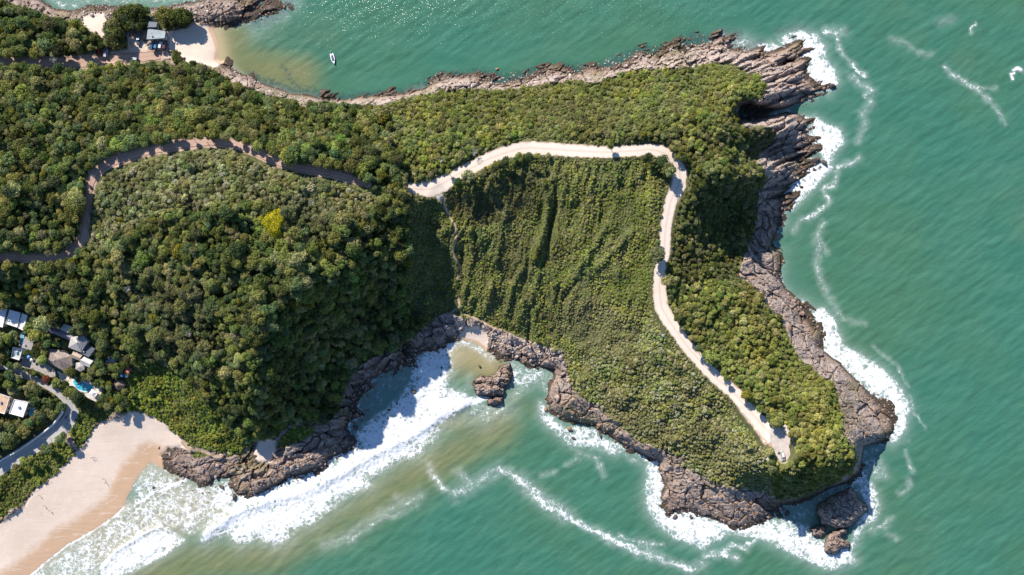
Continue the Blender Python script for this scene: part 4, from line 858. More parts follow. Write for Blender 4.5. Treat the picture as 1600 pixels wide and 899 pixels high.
BM = [(150,330,'the straight piece of the western road'),(200,290,'the widest part of the western road'),(300,250,'the crest of the western road'),(380,260,'the red bank of the western road'),(300,320,'the pale scrub on the hill crest'),(400,300,'the yellow flowering tree'),(480,290,'the right end of the red bank'),(560,310,'the car half in the wood'),(640,270,'the road junction'),
 (640,180,'the narrow shore of the inner bay'),(700,160,'the pale boulders of the bay'),(720,220,'the shaded bank of the headland road'),(780,170,'the tan rock in the bay'),(850,200,'the top bend of the headland road'),(880,150,'the striped north rocks'),(950,190,'the middle of the green ridge'),(990,130,'the narrow pebble shore'),(1060,180,'the right part of the green ridge'),(1080,120,'the north rock ledges'),(1150,130,'the jagged north-east point'),
 (1120,230,'the head of the dark inlet'),(1170,215,'the low grassy spur'),(1080,270,'the sharp bend of the headland road'),(1170,270,'the lit spur over the east cliff'),(1090,350,'the straight right stretch of the headland road'),(1150,370,'the shaded east cliff'),(1090,430,'the narrowest part of the headland road'),(1160,440,'the rusty rock on the east shore'),(1100,500,'the first curve of the lower road'),(1180,500,'the upper east rocks'),
 (1150,560,'the middle of the lower road'),(1230,570,'the dark cleft in the east rocks'),(1200,630,'the side track'),(1270,640,'the widest east rocks'),(1250,690,'the viewing deck'),(1310,700,'the end of the east rocks'),(1240,740,'the round lookout wall'),(1300,740,'the shaded channel')]
RM = [(60,10,'the top left corner wood'),(150,25,'the sandy gap in the north'),(210,10,'the wide trees by the beach bar'),(300,25,'the beach bar'),(370,20,'the middle of the top spit'),(430,10,'the tip of the top spit'),(360,105,'the small north beach'),(410,130,'the shore before the dark notch'),(470,155,'the dark notch in the bay shore'),(560,158,'the narrowest shore of the bay'),(660,142,'the white motorboat side ledge'),(720,128,'the pale boulders of the bay'),(780,130,'the tan rock in the bay'),
 (850,122,'the striped north rocks'),(920,118,'the middle of the north shore'),(990,100,'the narrow pebble shore'),(1060,90,'the north rock ledges'),(1130,85,'the top ledge of the point'),(1190,95,'the neck of the point'),(1240,90,'the upper tip of the point'),(1270,140,'the outermost tip of the point'),(1210,160,'the dark inlet'),(1250,195,'the low grassy spur'),(1240,250,'the foamy round rocks'),(1210,300,'the lit spur over the east cliff'),(1200,360,'the shaded east cliff'),(1200,420,'the rusty rock on the east shore'),
 (1230,480,'the upper east rocks'),(1260,530,'the dark cleft in the east rocks'),(1310,590,'the middle east rocks'),(1360,650,'the widest east rocks'),(1340,710,'the dark channel'),(1300,760,'the largest sea stack'),(1210,790,'the shaded foot of the lookout cliff'),(1140,800,'the lower edge of the lookout rocks'),(1060,780,'the left corner of the lookout rocks'),(1050,725,'the small gully by the lookout rocks'),(980,685,'the long south ledge'),
 (920,645,'the south outcrop'),(870,620,'the left face of the south outcrop'),(865,565,'the pebble corner right of the cove'),(810,545,'the pebble bank of the cove'),(730,510,'the sand of the cove'),(680,530,'the left cove rocks'),(640,530,'the foot of the gully shadow'),(590,560,'the shaded boulder field'),(550,620,'the shaded shore rocks'),(530,690,'the outer end of the beach rocks'),(460,720,'the green knoll on the rocks'),(400,750,'the wave washed middle of the beach rocks'),(330,740,'the white sandy footpath'),(270,725,'the beach end of the rocks')]
def zidx(u, v):
    x = np.clip(((np.asarray(u)-R0U)/ST+.5).astype(int), 0, len(ru)-1); y = np.clip(((np.asarray(v)-R0V)/ST+.5).astype(int), 0, len(rv)-1); return ZI[y, x]
def jitter_grid(u0, u1, v0, v1, st, seed):
    r = np.random.default_rng(seed); a, b_ = np.meshgrid(np.arange(u0, u1, st), np.arange(v0, v1, st*.88)); a = a+(np.arange(a.shape[0]) % 2)[:, None]*st/2
    a = a+r.uniform(-.42, .42, a.shape)*st; b_ = b_+r.uniform(-.42, .42, b_.shape)*st; return a.ravel(), b_.ravel()
clear(LOOKOUT, 3); clear([(-60,744),(0,709),(30,692),(60,671),(84,652),(94,640),(103,643),(96,660),(60,690),(0,728),(-60,762)], 1); clear([(431+14*math.cos(q), 345+17*math.sin(q)) for q in np.linspace(0, 6.28, 12)[:-1]], 2); clear([(1150,640),(1165,642),(1200,690),(1190,694)], 3); CLRF = CLEAR*1.0
def veg_pts(kinds, st, seed, road, inside, lo, hi, sig=.3, u0=-380):
    u, v = jitter_grid(u0, 1350, -120, 1010, st, seed); zi = zidx(u, v); kd = np.array([z[2] for z in ZN])[zi]
    ok = np.isin(kd, kinds) & (smp(VS, u, v)+fbm(u/12, v/12, 131, 2)*(2.5 if 'forest' in kinds else 6.0) > inside) & (smp(ROADD, u, v) > road) & (smp(ASPD, u, v) > road-1) & (smp(TRD, u, v) > min(road, 2.2)) & (smp(CLRF, u, v) < .3)
    dl, _ = 0, 0
    ok &= ~pmask(LOOKOUT+[], u, v)
    u, v, zi = u[ok], v[ok], zi[ok]; r = np.random.default_rng(seed+1); n_ = len(u)
    rad = lo+(hi-lo)*np.clip(r.beta(1.6, 2.6, n_), 0, 1)
    rad = rad*np.clip(1+fbm(u/55, v/55, 145, 3)*.45, .6, 1.45)
    big = fbm(u/38, v/38, 133, 3); pal = np.array([ZN[z][3] for z in zi]); tint = np.zeros((n_, 3))
    for z in range(len(PAL)):
        m_ = pal == z; pp = np.array(PAL[z]); idx_ = np.clip(((r.uniform(0, 1, n_)*.72+(big*.6+.14))*len(pp)), 0, len(pp)-.01).astype(int)
        tint[m_] = pp[idx_[m_]]
    lowf = 1+fbm(u/75, v/75, 137, 3)*.55; tint *= lowf[:, None]; tint[:, 0] *= 1+fbm(u/50, v/50, 138, 2)*.22; tint *= (1+r.normal(0, .22, n_))[:, None]; tint *= 1+r.normal(0, .05, (n_, 3)); tint = np.clip(tint, .02, .45); tint[:, 0] = np.minimum(tint[:, 0], tint[:, 1]*1.08)
    for M_, c_, a_ in OVER:
        k_ = (smp(M_, u, v)*a_*r.uniform(.5, 1.2, n_)).clip(0, 1)[:, None]; tint = tint*(1-k_)+np.array(c_)*r.uniform(.75, 1.25, (n_, 1))*k_
    vg_ = np.array([ZN[z][0] in ('ribs', 'southeast') for z in zi])*sstep(9, 3, smp(ROADD, u, v)); tint = tint*(1-vg_[:, None]*.7)+np.array([.27, .265, .13])*vg_[:, None]*.7
    # a few yellowing crowns
    yl = r.uniform(0, 1, n_) < .012; tint[yl] = np.array([.21, .20, .035])*r.uniform(.7, 1.1, (yl.sum(), 1))
    return dict(u=u, v=v, zi=zi, r=rad, t=tint, rot=r.uniform(0, 6.28, n_), var=r.integers(0, 60, n_))
def world(u, v, up): 
    z = gz(u, v)+up; k2 = S*(H-z)/H; return np.stack([(u-CX)*k2, (CY-v)*k2, z], -1)
def scatter(name, P_, protos, label, kind='stuff', trunk=None, sz=None):
    n_ = len(P_['u']); me = bpy.data.meshes.new(name); me.vertices.add(n_); me.vertices.foreach_set('co', P_['co'].astype(np.float32).ravel())
    rot = np.zeros((n_, 3)); rot[:, 2] = P_['rot']; rot[:, :2] = P_.get('tilt', 0)
    a = me.attributes.new('rot', 'FLOAT_VECTOR', 'POINT'); a.data.foreach_set('vector', rot.astype(np.float32).ravel())
    s3 = np.repeat(P_['r'][:, None], 3, 1)*P_.get('s3', 1)
    a = me.attributes.new('scl', 'FLOAT_VECTOR', 'POINT'); a.data.foreach_set('vector', s3.astype(np.float32).ravel())
    a = me.attributes.new('var', 'INT', 'POINT'); a.data.foreach_set('value', (P_['var'] % len(protos)).astype(np.int32))
    c4 = np.ones((n_, 4)); c4[:, :3] = P_['t']; a = me.attributes.new('tint', 'FLOAT_COLOR', 'POINT'); a.data.foreach_set('color', c4.astype(np.float32).ravel())
    o = link(name, me); tag(o, label, None, None, kind)
    g = bpy.data.node_groups.new(name+'_spread', 'GeometryNodeTree'); g.interface.new_socket('Geometry', in_out='INPUT', socket_type='NodeSocketGeometry'); g.interface.new_socket('Geometry', in_out='OUTPUT', socket_type='NodeSocketGeometry')
    gi = g.nodes.new('NodeGroupInput'); go = g.nodes.new('NodeGroupOutput'); jn = g.nodes.new('GeometryNodeJoinGeometry')
    def na(nm, dt):
        q = g.nodes.new('GeometryNodeInputNamedAttribute'); q.data_type = dt; q.inputs[0].default_value = nm; return q.outputs[0]
    for k_, pr in enumerate(protos+([trunk] if trunk else [])):
        oi = g.nodes.new('GeometryNodeObjectInfo'); oi.transform_space = 'ORIGINAL'; oi.inputs['Object'].default_value = pr; oi.inputs['As Instance'].default_value = False
        ip = g.nodes.new('GeometryNodeInstanceOnPoints'); g.links.new(oi.outputs['Geometry'], ip.inputs['Instance'])
        if k_ < len(protos):
            cmp_ = g.nodes.new('FunctionNodeCompare'); cmp_.data_type = 'INT'; cmp_.operation = 'EQUAL'; g.links.new(na('var', 'INT'), cmp_.inputs[2]); cmp_.inputs[3].default_value = k_; g.links.new(cmp_.outputs[0], ip.inputs['Selection'])
        if trunk and k_ == len(protos):
            tr = g.nodes.new('GeometryNodeSetPosition'); tr.inputs['Offset'].default_value = (0, 0, -2.2); g.links.new(gi.outputs[0], tr.inputs['Geometry']); g.links.new(tr.outputs[0], ip.inputs['Points'])
        else: g.links.new(gi.outputs[0], ip.inputs['Points'])
        if not (trunk and k_ == len(protos)): g.links.new(na('scl', 'FLOAT_VECTOR'), ip.inputs['Scale'])
        g.links.new(na('rot', 'FLOAT_VECTOR'), ip.inputs['Rotation']); g.links.new(ip.outputs[0], jn.inputs[0])
    g.links.new(jn.outputs[0], go.inputs[0]); md = o.modifiers.new('spread', 'NODES'); md.node_group = g; return o
def sub(P_, m_): return {k_: (v[m_] if isinstance(v, np.ndarray) else v) for k_, v in P_.items()}

# forest: the broadest crowns are trees of their own, the rest one canopy
T1 = veg_pts(['forest'], 8.4, 301, .8, 2.0, 1.0, 3.7); T2 = veg_pts(['bush', 'mixed'], 7.2, 311, 5.2, 1.5, .9, 2.1)
T1['up'] = 1.4+T1['r']*.5+np.random.default_rng(5).uniform(-1.0, 2.4, len(T1['r'])); T2['up'] = T2['r']*.30+np.random.default_rng(6).uniform(-.1, .6, len(T2['r']))
T2 = sub(T2, smp(ROADD, T2['u'], T2['v']) > 3+T2['r']*3.6)
inv_ = np.array([ZN[z][0] == 'village' for z in T1['zi']]); keep_ = ~inv_ | (np.random.default_rng(8).uniform(0, 1, len(inv_)) < .8); T1 = sub(T1, keep_)
for q in (T1, T2): q['co'] = world(q['u'], q['v'], q['up'])
inframe = (T1['u'] > 5) & (T1['u'] < 1590) & (T1['v'] > 5) & (T1['v'] < 890)
order = np.argsort(-(T1['r']+np.where(inframe, 0, -9)))[:262]; isel = np.zeros(len(T1['r']), bool); isel[order] = True
big = sub(T1, isel)
def add_tree(P3, r, up, rot, var, tint, label, group, name='tree', cat='tree', crown_me=None, h=1.0):
    e = empty(name, (P3[0], P3[1], P3[2]-up), rot, label, cat, group)
    t = link('trunk', TRUNK, None, e); t.scale = (1, 1, max(.4, up/2.0))
    c_ = link('crown', crown_me or TREE_V[var % 6], None, e); c_.location = (0, 0, up); c_.scale = (r, r, r*h); c_['tint'] = [float(q) for q in tint]; return e, c_, t
protoT = [None]*6; trunk0 = None; big_items = []
for i in range(len(big['u'])):
    tw = tone_word(big['t'][i]); zn = ZN[big['zi'][i]]; size = 'very broad' if big['r'][i] > 3.2 else 'broad'
    va = i % 6; lb = 'tree'; r_ = float(big['r'][i])*1.12
    e, c_, t_ = add_tree(big['co'][i], r_, float(big['up'][i]), float(big['rot'][i]), va, big['t'][i], lb, f"trees {zn[4]}"); big_items.append((e, big['u'][i], big['v'][i], f"{size} {tw} tree", f"trees {zn[4]}"))
    if protoT[va] is None: protoT[va] = c_
    trunk0 = trunk0 or t_
name_all(big_items, TM)
scatter('forest_canopy', sub(T1, ~isel), protoT, 'dense mass of smaller crowns filling the forest around the broad trees', trunk=trunk0)
# shrubs
B1 = veg_pts(['scrub', 'bush', 'mixed'], 4.9, 321, 3.0, .3, .55, 1.35); B2 = veg_pts(['scrub'], 3.8, 331, 1.2, .2, .3, .8); B3 = veg_pts(['forest'], 5.5, 341, 1.6, .4, .7, 1.5)
vk = ~(np.array([ZN[z][0] in ('ribs', 'southeast') for z in B1['zi']]) & (smp(ROADD, B1['u'], B1['v']) < 8.5)); vk &= ~((fbm(B1['u']/30, B1['v']/30, 141, 3) > .18) & np.array([ZN[z][0] == 'ribs' for z in B1['zi']]))
vk &= smp(ROADD, B1['u'], B1['v']) > 1.5+B1['r']*3.0
B1 = sub(B1, vk); B1['r'] = B1['r']*np.where(np.array([ZN[z][0] == 'ribs' for z in B1['zi']]), .72, 1)
for q, f_ in ((B1, .10), (B2, .0), (B3, .2)):
    q['co'] = world(q['u'], q['v'], q['r']*f_)
SH = sub(T2, np.ones(len(T2['u']), bool)); hr = SH['r']+np.where((SH['v'] > 0) & (SH['u'] > 0), 0, -9); od = np.argsort(-hr)[:255]; ms = np.zeros(len(hr), bool); ms[od] = True
bs = sub(SH, ms); protoS = [None]*4; bush_items = []
for i in range(len(bs['u'])):
    tw = tone_word(bs['t'][i]); zn = ZN[bs['zi'][i]]; va = i % 4; sz = 'large' if bs['r'][i] > 1.86 else 'rounded'
    o = link('bush', SHRUB_V[va] if i % 3 else TREE_V[va]); o.location = bs['co'][i]; r_ = float(bs['r'][i])*1.15; o.scale = (r_, r_, r_); o.rotation_euler = (0, 0, float(bs['rot'][i])); o['tint'] = [float(q) for q in bs['t'][i]]
    if protoS[va] is None and i % 3: protoS[va] = o
    tag(o, 'bush', 'bush', f"bushes {zn[4]}"); bush_items.append((o, bs['u'][i], bs['v'][i], f"{sz} {tw} bush", f"bushes {zn[4]}"))
name_all(bush_items, BM)
scatter('bush_cover', sub(SH, ~ms), protoT, 'continuous cover of middling bushes on the ridge and the headland')
scatter('scrub_cover', B1, protoS, 'low scrub covering the open slopes between the bushes')
scatter('ground_cover', B2, protoS, 'fine ground cover of small plants on the ribbed slope and dunes')
scatter('undergrowth', B3, protoS, 'low undergrowth under and between the forest trees')

# yellow flowering tree on the hill, made of a few spreading heads
M_YEL = leafmat('yellow_blossom', (.46, .42, .03), .3)
ye = empty('flowering_tree', W(433, 350), 0, 'big bright yellow flowering tree on the hill, the only one so yellow', 'tree'); base = np.array(ye.location)
bmx = crown_mesh('crown', 777, 46, 60, .06, .55, .86, mt=M_YEL); t = link('trunk', TRUNK, None, ye); t.scale = (2, 2, 2.1)
for dx, dy, r_, hh in ((0, 0, 5.0, 4.2), (2.8, 3.4, 3.6, 4.4), (-3.4, 1.6, 3.6, 3.6), (.6, -3.8, 3.4, 3.4), (4.0, .4, 2.9, 3.2), (1.8, -6.2, 2.2, 3.0), (-3.2, 4.4, 2.4, 3.4)):
    c_ = link('crown', bmx, None, ye); c_.location = (dx, dy, hh+1.2); c_.scale = (r_, r_, r_*.8); c_.rotation_euler = (0, 0, dx+dy)
# named trees round the beach bar and the car park
for i, (px, py, r_, tn, lb) in enumerate([
 (196,22,5.2,(.11,.12,.035),'wide light olive tree at the shore behind the beach bar'), (216,24,5.4,(.07,.085,.026),'wide dark green tree left behind the beach bar roof'), (222,38,3.6,(.045,.062,.022),'very dark round tree touching the beach bar roof'),
 (176,46,4.6,(.10,.105,.035),'olive tree between the rocky shore and the parked red car'), (186,63,5.6,(.115,.115,.045),'wide olive tree just above the silver parked car'), (190,34,4.4,(.08,.095,.03),'green tree left of the olive trees near the sandy gap'),
 (257,28,5.4,(.155,.155,.045),'yellowish green tree right above the beach bar roof'), (272,30,4.6,(.13,.14,.04),'spreading light green tree above the sunny sand'), (290,29,5.0,(.085,.11,.03),'darkest green tree nearest to the beach shadow on the sand'),
 (150,63,3.4,(.085,.095,.03),'small green tree just above the red car on the dirt road'), (277,92,2.7,(.09,.105,.03),'narrow green tree sticking out onto the sand right of the car park'), (276,84,2.0,(.10,.12,.034),'small fresh green tree at the tip of the narrow hedge on the sand'), (281,99,2.8,(.08,.1,.03),'dark green tree at the foot of the narrow hedge on the sand'),
 (178,627,2.8,(.20,.17,.03),'yellowing tree on the hotel lawn next to the forest path'), (75,592,2.4,(.22,.075,.05),'bush-sized tree with red blossom between road and paved yard'), (160,560,3.0,(.09,.10,.045),'grey-green tree beside the dark right roof plane of the villa'),
 (176,575,2.6,(.10,.105,.04),'olive tree at the upper edge of the hotel lawn'), (103,602,3.2,(.085,.105,.03),'green tree between hotel terrace and asphalt road bend'), (56,612,4.0,(.07,.095,.03),'round green tree in the wood inside the asphalt road bend'), (52,582,2.4,(.11,.105,.04),'small olive tree on the verge of the paved yard'),
 (60,552,3.6,(.055,.07,.028),'dark tree between the narrow pool house and the brown shingle house'), (68,536,4.0,(.11,.10,.04),'brownish olive tree below the long mauve roofed lodge'), (59,527,3.4,(.12,.11,.05),'pale brown-green tree right of the white stepped roofs'), (10,560,3.6,(.075,.085,.03),'mid green tree at the left edge near the pale grey-green roof'), (8,540,4.0,(.09,.08,.035),'brownish tree at the left edge beside the narrow pool')]):
    p = W(px, py, 2.2); add_tree(p, r_, 2.2, i*1.3, i, tn, lb, None)
def palm(px, py, r, lb, h=4.5):
    e = empty('palm_tree', W(px, py), px, lb, 'palm tree', 'palms around the hotel'); bm = bmesh.new(); add_tube(bm, [(0, 0, -1), (.15, 0, h*.5), (0, .1, h)], .2, 8, .12); bm_obj('trunk', bm, M_BARK, e)
    bm = bmesh.new(); rr = random.Random(int(px*7+py))
    for k_ in range(13):
        a = k_*2*math.pi/13+rr.uniform(-.15, .15); l = r*rr.uniform(.8, 1.1); pv = None
        for j_ in range(6):
            t_ = j_/5; c_ = Vector((math.cos(a)*l*t_, math.sin(a)*l*t_, h+.5*math.sin(t_*2.2)-t_*t_*l*.42)); s_ = Vector((-math.sin(a), math.cos(a), 0))*(.06+.34*math.sin(math.pi*min(1, t_+.08)))
            cur = [bm.verts.new(c_-s_-Vector((0, 0, .14))), bm.verts.new(c_+Vector((0, 0, .05))), bm.verts.new(c_+s_-Vector((0, 0, .14)))]
            if pv: bm.faces.new((pv[0], pv[1], cur[1], cur[0])); bm.faces.new((pv[1], pv[2], cur[2], cur[1]))
            pv = cur
    o = bm_obj('crown', bm, M_LEAF, e); o['tint'] = [.12, .125, .05]
for a in [(112,579,2.9,'palm at the driveway corner under the brown shingle house'), (131,593,2.6,'palm leaning over the upper edge of the large hotel pool'), (150,579,3.3,'palm with the widest fronds, in the shade right of the cream cottage'), (147,590,2.4,'palm in the dark shade next to the trampoline'), (177,571,2.6,'palm just below the cottage with the blue-grey roof'), (177,633,3.2,'tall palm at the end of the hotel lawn near the beach path',6), (27,583,2.3,'palm beside the road at the lower side of the paved yard')]: palm(*a)
# bare trees
def bare(px, py, r, lb, sd_, h=3.5):
    e = empty('dead_tree', W(px, py), 0, lb, 'dead tree'); rr = random.Random(sd_); bm = bmesh.new(); add_tube(bm, [(0, 0, -.5), (.1, 0, h*.6), (.1, .1, h)], .16, 7, .1); bm_obj('trunk', bm, M_DEAD, e); bm = bmesh.new()
    for k_ in range(9):
        a = k_*.7+rr.uniform(-.2, .2); l = r*rr.uniform(.6, 1); p1 = Vector((math.cos(a)*l*.5, math.sin(a)*l*.5, h+.5)); p2 = Vector((math.cos(a+.2)*l, math.sin(a+.2)*l, h+rr.uniform(.3, 1.3)))
        add_tube(bm, [(.1, .1, h-.3), p1, p2], .09, 5, .04)
        for s_ in (-.6, .5): add_tube(bm, [p1, p1+Vector((math.cos(a+s_), math.sin(a+s_), .4))*l*.4], .06, 4, .025)
    bm_obj('branches', bm, M_DEAD, e)
bare(92, 97, 3.0, 'bare whitish tree leaning over the shaded northern dirt road', 1, 4.5); bare(209, 724, 1.5, 'low bare twiggy tree on the beach rocks', 2, 1) if False else None
for q_ in [(212, 452, 2.4, 'pale bare tree in the dark woods above the village', 11, 7), (305, 520, 2.2, 'pale bare tree low on the wooded hill above the beach', 12, 7), (492, 318, 2.0, 'pale bare tree on the scrubby crest right of the yellow tree', 13, 5), (690, 252, 2.0, 'pale bare tree on the bank above the road junction', 14, 3)]: bare(*q_)
bare(742, 240, 2.4, 'bare grey tree beside the upper bank of the headland road', 3, 2.5)

# ------------------------------------------------------------------ rocks
def rock_mesh(sd_, n_=26, flat=.7):
    r = np.random.default_rng(sd_); bm = bmesh.new()
    for _ in range(n_):
        d = r.normal(size=3); d /= np.linalg.norm(d); d *= r.uniform(.78, 1.05)*np.array([1, r.uniform(.65, .85), flat]); bm.verts.new(d)
    res = bmesh.ops.convex_hull(bm, input=bm.verts); bmesh.ops.delete(bm, geom=[v for v in bm.verts if not v.link_faces], context='VERTS')
    bmesh.ops.bevel(bm, geom=list(bm.edges), offset=.045, segments=1, affect='EDGES', clamp_overlap=True)
    me = bpy.data.meshes.new('boulder'); bm.to_mesh(me); bm.free(); me.materials.append(M_STONE); return me
ROCKS = [rock_mesh(400+i, 18+i*4, .6+.07*(i % 3)) for i in range(6)]
RT = [(.25,.19,.165), (.34,.27,.24), (.46,.38,.33), (.20,.13,.09), (.52,.45,.40), (.30,.19,.13)]
def rpts(st, seed, lo, hi, cond):
    u, v = jitter_grid(-60, 1420, -20, 900, st, seed); sd2 = smp(SD, u, v); vs2 = smp(VS, u, v); ok = (vs2 < .5) & (smp(SS, u, v) < 1.5) & (smp(ROADD, u, v) > 4) & (smp(ASPD, u, v) > 4) & cond(u, v, sd2) & (smp(CLRF, u, v) < .3)
    u, v = u[ok], v[ok]; r = np.random.default_rng(seed+3); n_ = len(u); rad = lo+(hi-lo)*r.beta(1.2, 3.2, n_)
    pl = np.clip((pmaskf(u, v)), 0, 1); ti = np.clip((r.uniform(0, 1, n_)*.62+pl*.38)*6, 0, 5.9).astype(int); order_ = np.array([3, 0, 5, 1, 2, 4]); t = np.array(RT)[order_[ti]]
    d = dict(u=u, v=v, r=rad, t=t*(1+r.normal(0, .1, n_))[:, None], rot=r.uniform(0, 6.28, n_), var=r.integers(0, 60, n_), tilt=r.uniform(-.4, .4, (n_, 2)))
    d['co'] = world(u, v, rad*.1); d['co'][:, 2] = np.maximum(d['co'][:, 2], -.15); return d
PALE = np.zeros(RU.shape)
for pl in ([(640,160),(700,120),(760,115),(880,112),(1000,80),(1120,62),(1180,80),(1190,110),(960,122),(700,150)], [(330,96),(360,98),(480,150),(470,165),(420,150)], [(100,0),(330,-10),(330,44),(120,45)], [(690,490),(800,515),(890,540),(870,575),(740,540),(690,520)]): PALE = np.maximum(PALE, pmask(pl)*1.)
PALE = blur(PALE, 3)
def pmaskf(u, v): return smp(PALE, u, v)
dlook = lambda u, v, s_: (s_ > -1)
R1_ = rpts(4.6, 501, .3, 1.5, lambda u, v, s_: (s_ > -2) & (pmaskf(u, v) > .4))
R2_ = rpts(8.5, 511, .45, 1.6, lambda u, v, s_: (s_ > -3) & (pmaskf(u, v) <= .4))
R3_ = rpts(7, 521, .5, 1.7, lambda u, v, s_: (s_ > -9) & (s_ < 12) & (u > 470) & (u < 690) & (v > 490) & (v < 670))
R4_ = rpts(8, 531, .4, 1.2, lambda u, v, s_: (s_ > -12) & (s_ < 0) & (((v < 170) & (u > 640) & (u < 1100)) | ((u > 250) & (u < 560) & (v > 660))))
RR = {k_: np.concatenate([q[k_] for q in (R1_, R2_, R3_, R4_)]) for k_ in R1_}
od = np.argsort(-RR['r'])[:225]; ms = np.zeros(len(RR['r']), bool); ms[od] = True; br = sub(RR, ms); protoR = [None]*6; rock_items = []
def shore_name(u, v):
    if v < 180 and u < 345: return 'on the rocks north of the car park'
    if v < 180 and u < 640: return 'on the inner shore of the north bay'
    if v < 180 and u < 1130: return 'on the north shore under the green ridge'
    if u > 1100 and v < 330: return 'on the jagged north-east point'
    if u > 1130 and v < 700: return 'along the open east shore'
    if u > 950 and v > 660: return 'on the southern rocks under the lookout'
    if u > 790: return 'on the south shore right of the cove'
    if u > 655: return 'around the little cove beach'
    if v < 665: return 'in the shaded corner left of the cove'
    return 'on the rocks at the end of the main beach'
def rtone(t): 
    l = sum(t)/3; return 'pale' if l > .36 else ('greyish' if l > .22 and t[0]/t[2] < 1.45 else ('rusty brown' if t[0]/t[2] > 1.8 else 'dark'))
for i in range(len(br['u'])):
    va = i % 6; o = link('boulder', ROCKS[va]); o.location = br['co'][i]; r_ = float(br['r'][i])*1.1; o.scale = (r_, r_, r_); o.rotation_euler = (float(br['tilt'][i][0]), float(br['tilt'][i][1]), float(br['rot'][i])); o['tint'] = [float(q) for q in br['t'][i]]
    protoR[va] = protoR[va] or o; sn = shore_name(br['u'][i], br['v'][i]); tn = rtone(br['t'][i]); tag(o, 'boulder', 'boulder', f"boulders {sn}"); rock_items.append((o, br['u'][i], br['v'][i], f"{tn} angular boulder", f"boulders {sn}"))
name_all(rock_items, RM)
scatter('rock_rubble', sub(RR, ~ms), protoR, 'loose stones and smaller boulders strewn over the rocky shore')
SEA_ROCKS = [(645,612,2.2,'dark boulder alone in the white surf left of the brown islet'), (620,631,1.0,'small dark rock between two surf rocks left of the islet'), (651,573,1.3,'small dark rock in foam just below the cove rocks'), (608,641,1.2,'flat rock in the surf nearest the shaded corner'), (430,783,1.7,'small dark rock in the surf below the beach rocks'), (556,669,2.4,'low dark rock at the tip where the surf meets the beach rocks'),
 (776,108,1.6,'single tan rock standing in the calm water of the north bay'), (366,777,2.4,'dark weedy rock at the foot of the beach rocks in foam'), (346,761,1.8,'small dark rock between the beach rocks and the surf'), (1214,370,2.4,'rusty rock at the waterline of the shaded east cliff'), (853,640,2.0,'brown rock in foam beside the south shore outcrop'), (891,671,2.3,'orange brown rock awash below the south shore outcrop'), (936,664,2.4,'upright brown rock closing the gap on the south shore'), (938,682,1.8,'dark rock in foam off the middle of the south shore'), (896,685,1.5,'dark rock awash left of the middle of the south shore'),
 (1055,808,1.9,'dark rock in foam off the south-west corner of the lookout rocks'), (1080,808,1.8,'dark rock in the foamy notch under the lookout rocks'), (1301,135,2.8,'dark wet rock at the outermost point in the north-east'), (1339,797,2.0,'small rock on the right of the big shaded sea stack'), (1342,728,2.0,'sunlit small rock in the dark channel under the cliff'), (1338,722,1.3,'smaller sunlit rock beside the dark channel'), (1230,803,2.2,'dark rock in foam left of the big shaded sea stack'), (750,573,1.4,'small dark rock in the sandy shallows of the cove'), (240,762,1.0,'tiny dark rock on the wet sand washed by foam'), (248,700,1.2,'boulder standing on sand at the left end of the beach rocks'), (1288,255,2.6,'round dark rock in foam on the east side'), (1274,250,2.8,'large round rock in foam below the north-east point'), (690,575,1.0,'small rock in foam at the left of the cove'), (737,752,.8,'tiny rock awash') ]
for i, (px, py, r_, lb) in enumerate(SEA_ROCKS[:-1]):
    o = link('rock', ROCKS[i % 6]); p = Vector(X(px, py, max(0, float(gz(px, py)))+.1*r_)); o.location = p; o.scale = (r_, r_*.8, r_*.75); o.rotation_euler = (.1, .15, i*1.1)
    o['tint'] = [.30, .20, .12] if any(q in lb for q in ('tan', 'orange', 'rusty', 'brown', 'sunlit')) else [.10, .08, .07]; tag(o, lb, 'rock')  # rocks called sunlit get the brighter brown: sunlight put into their tint
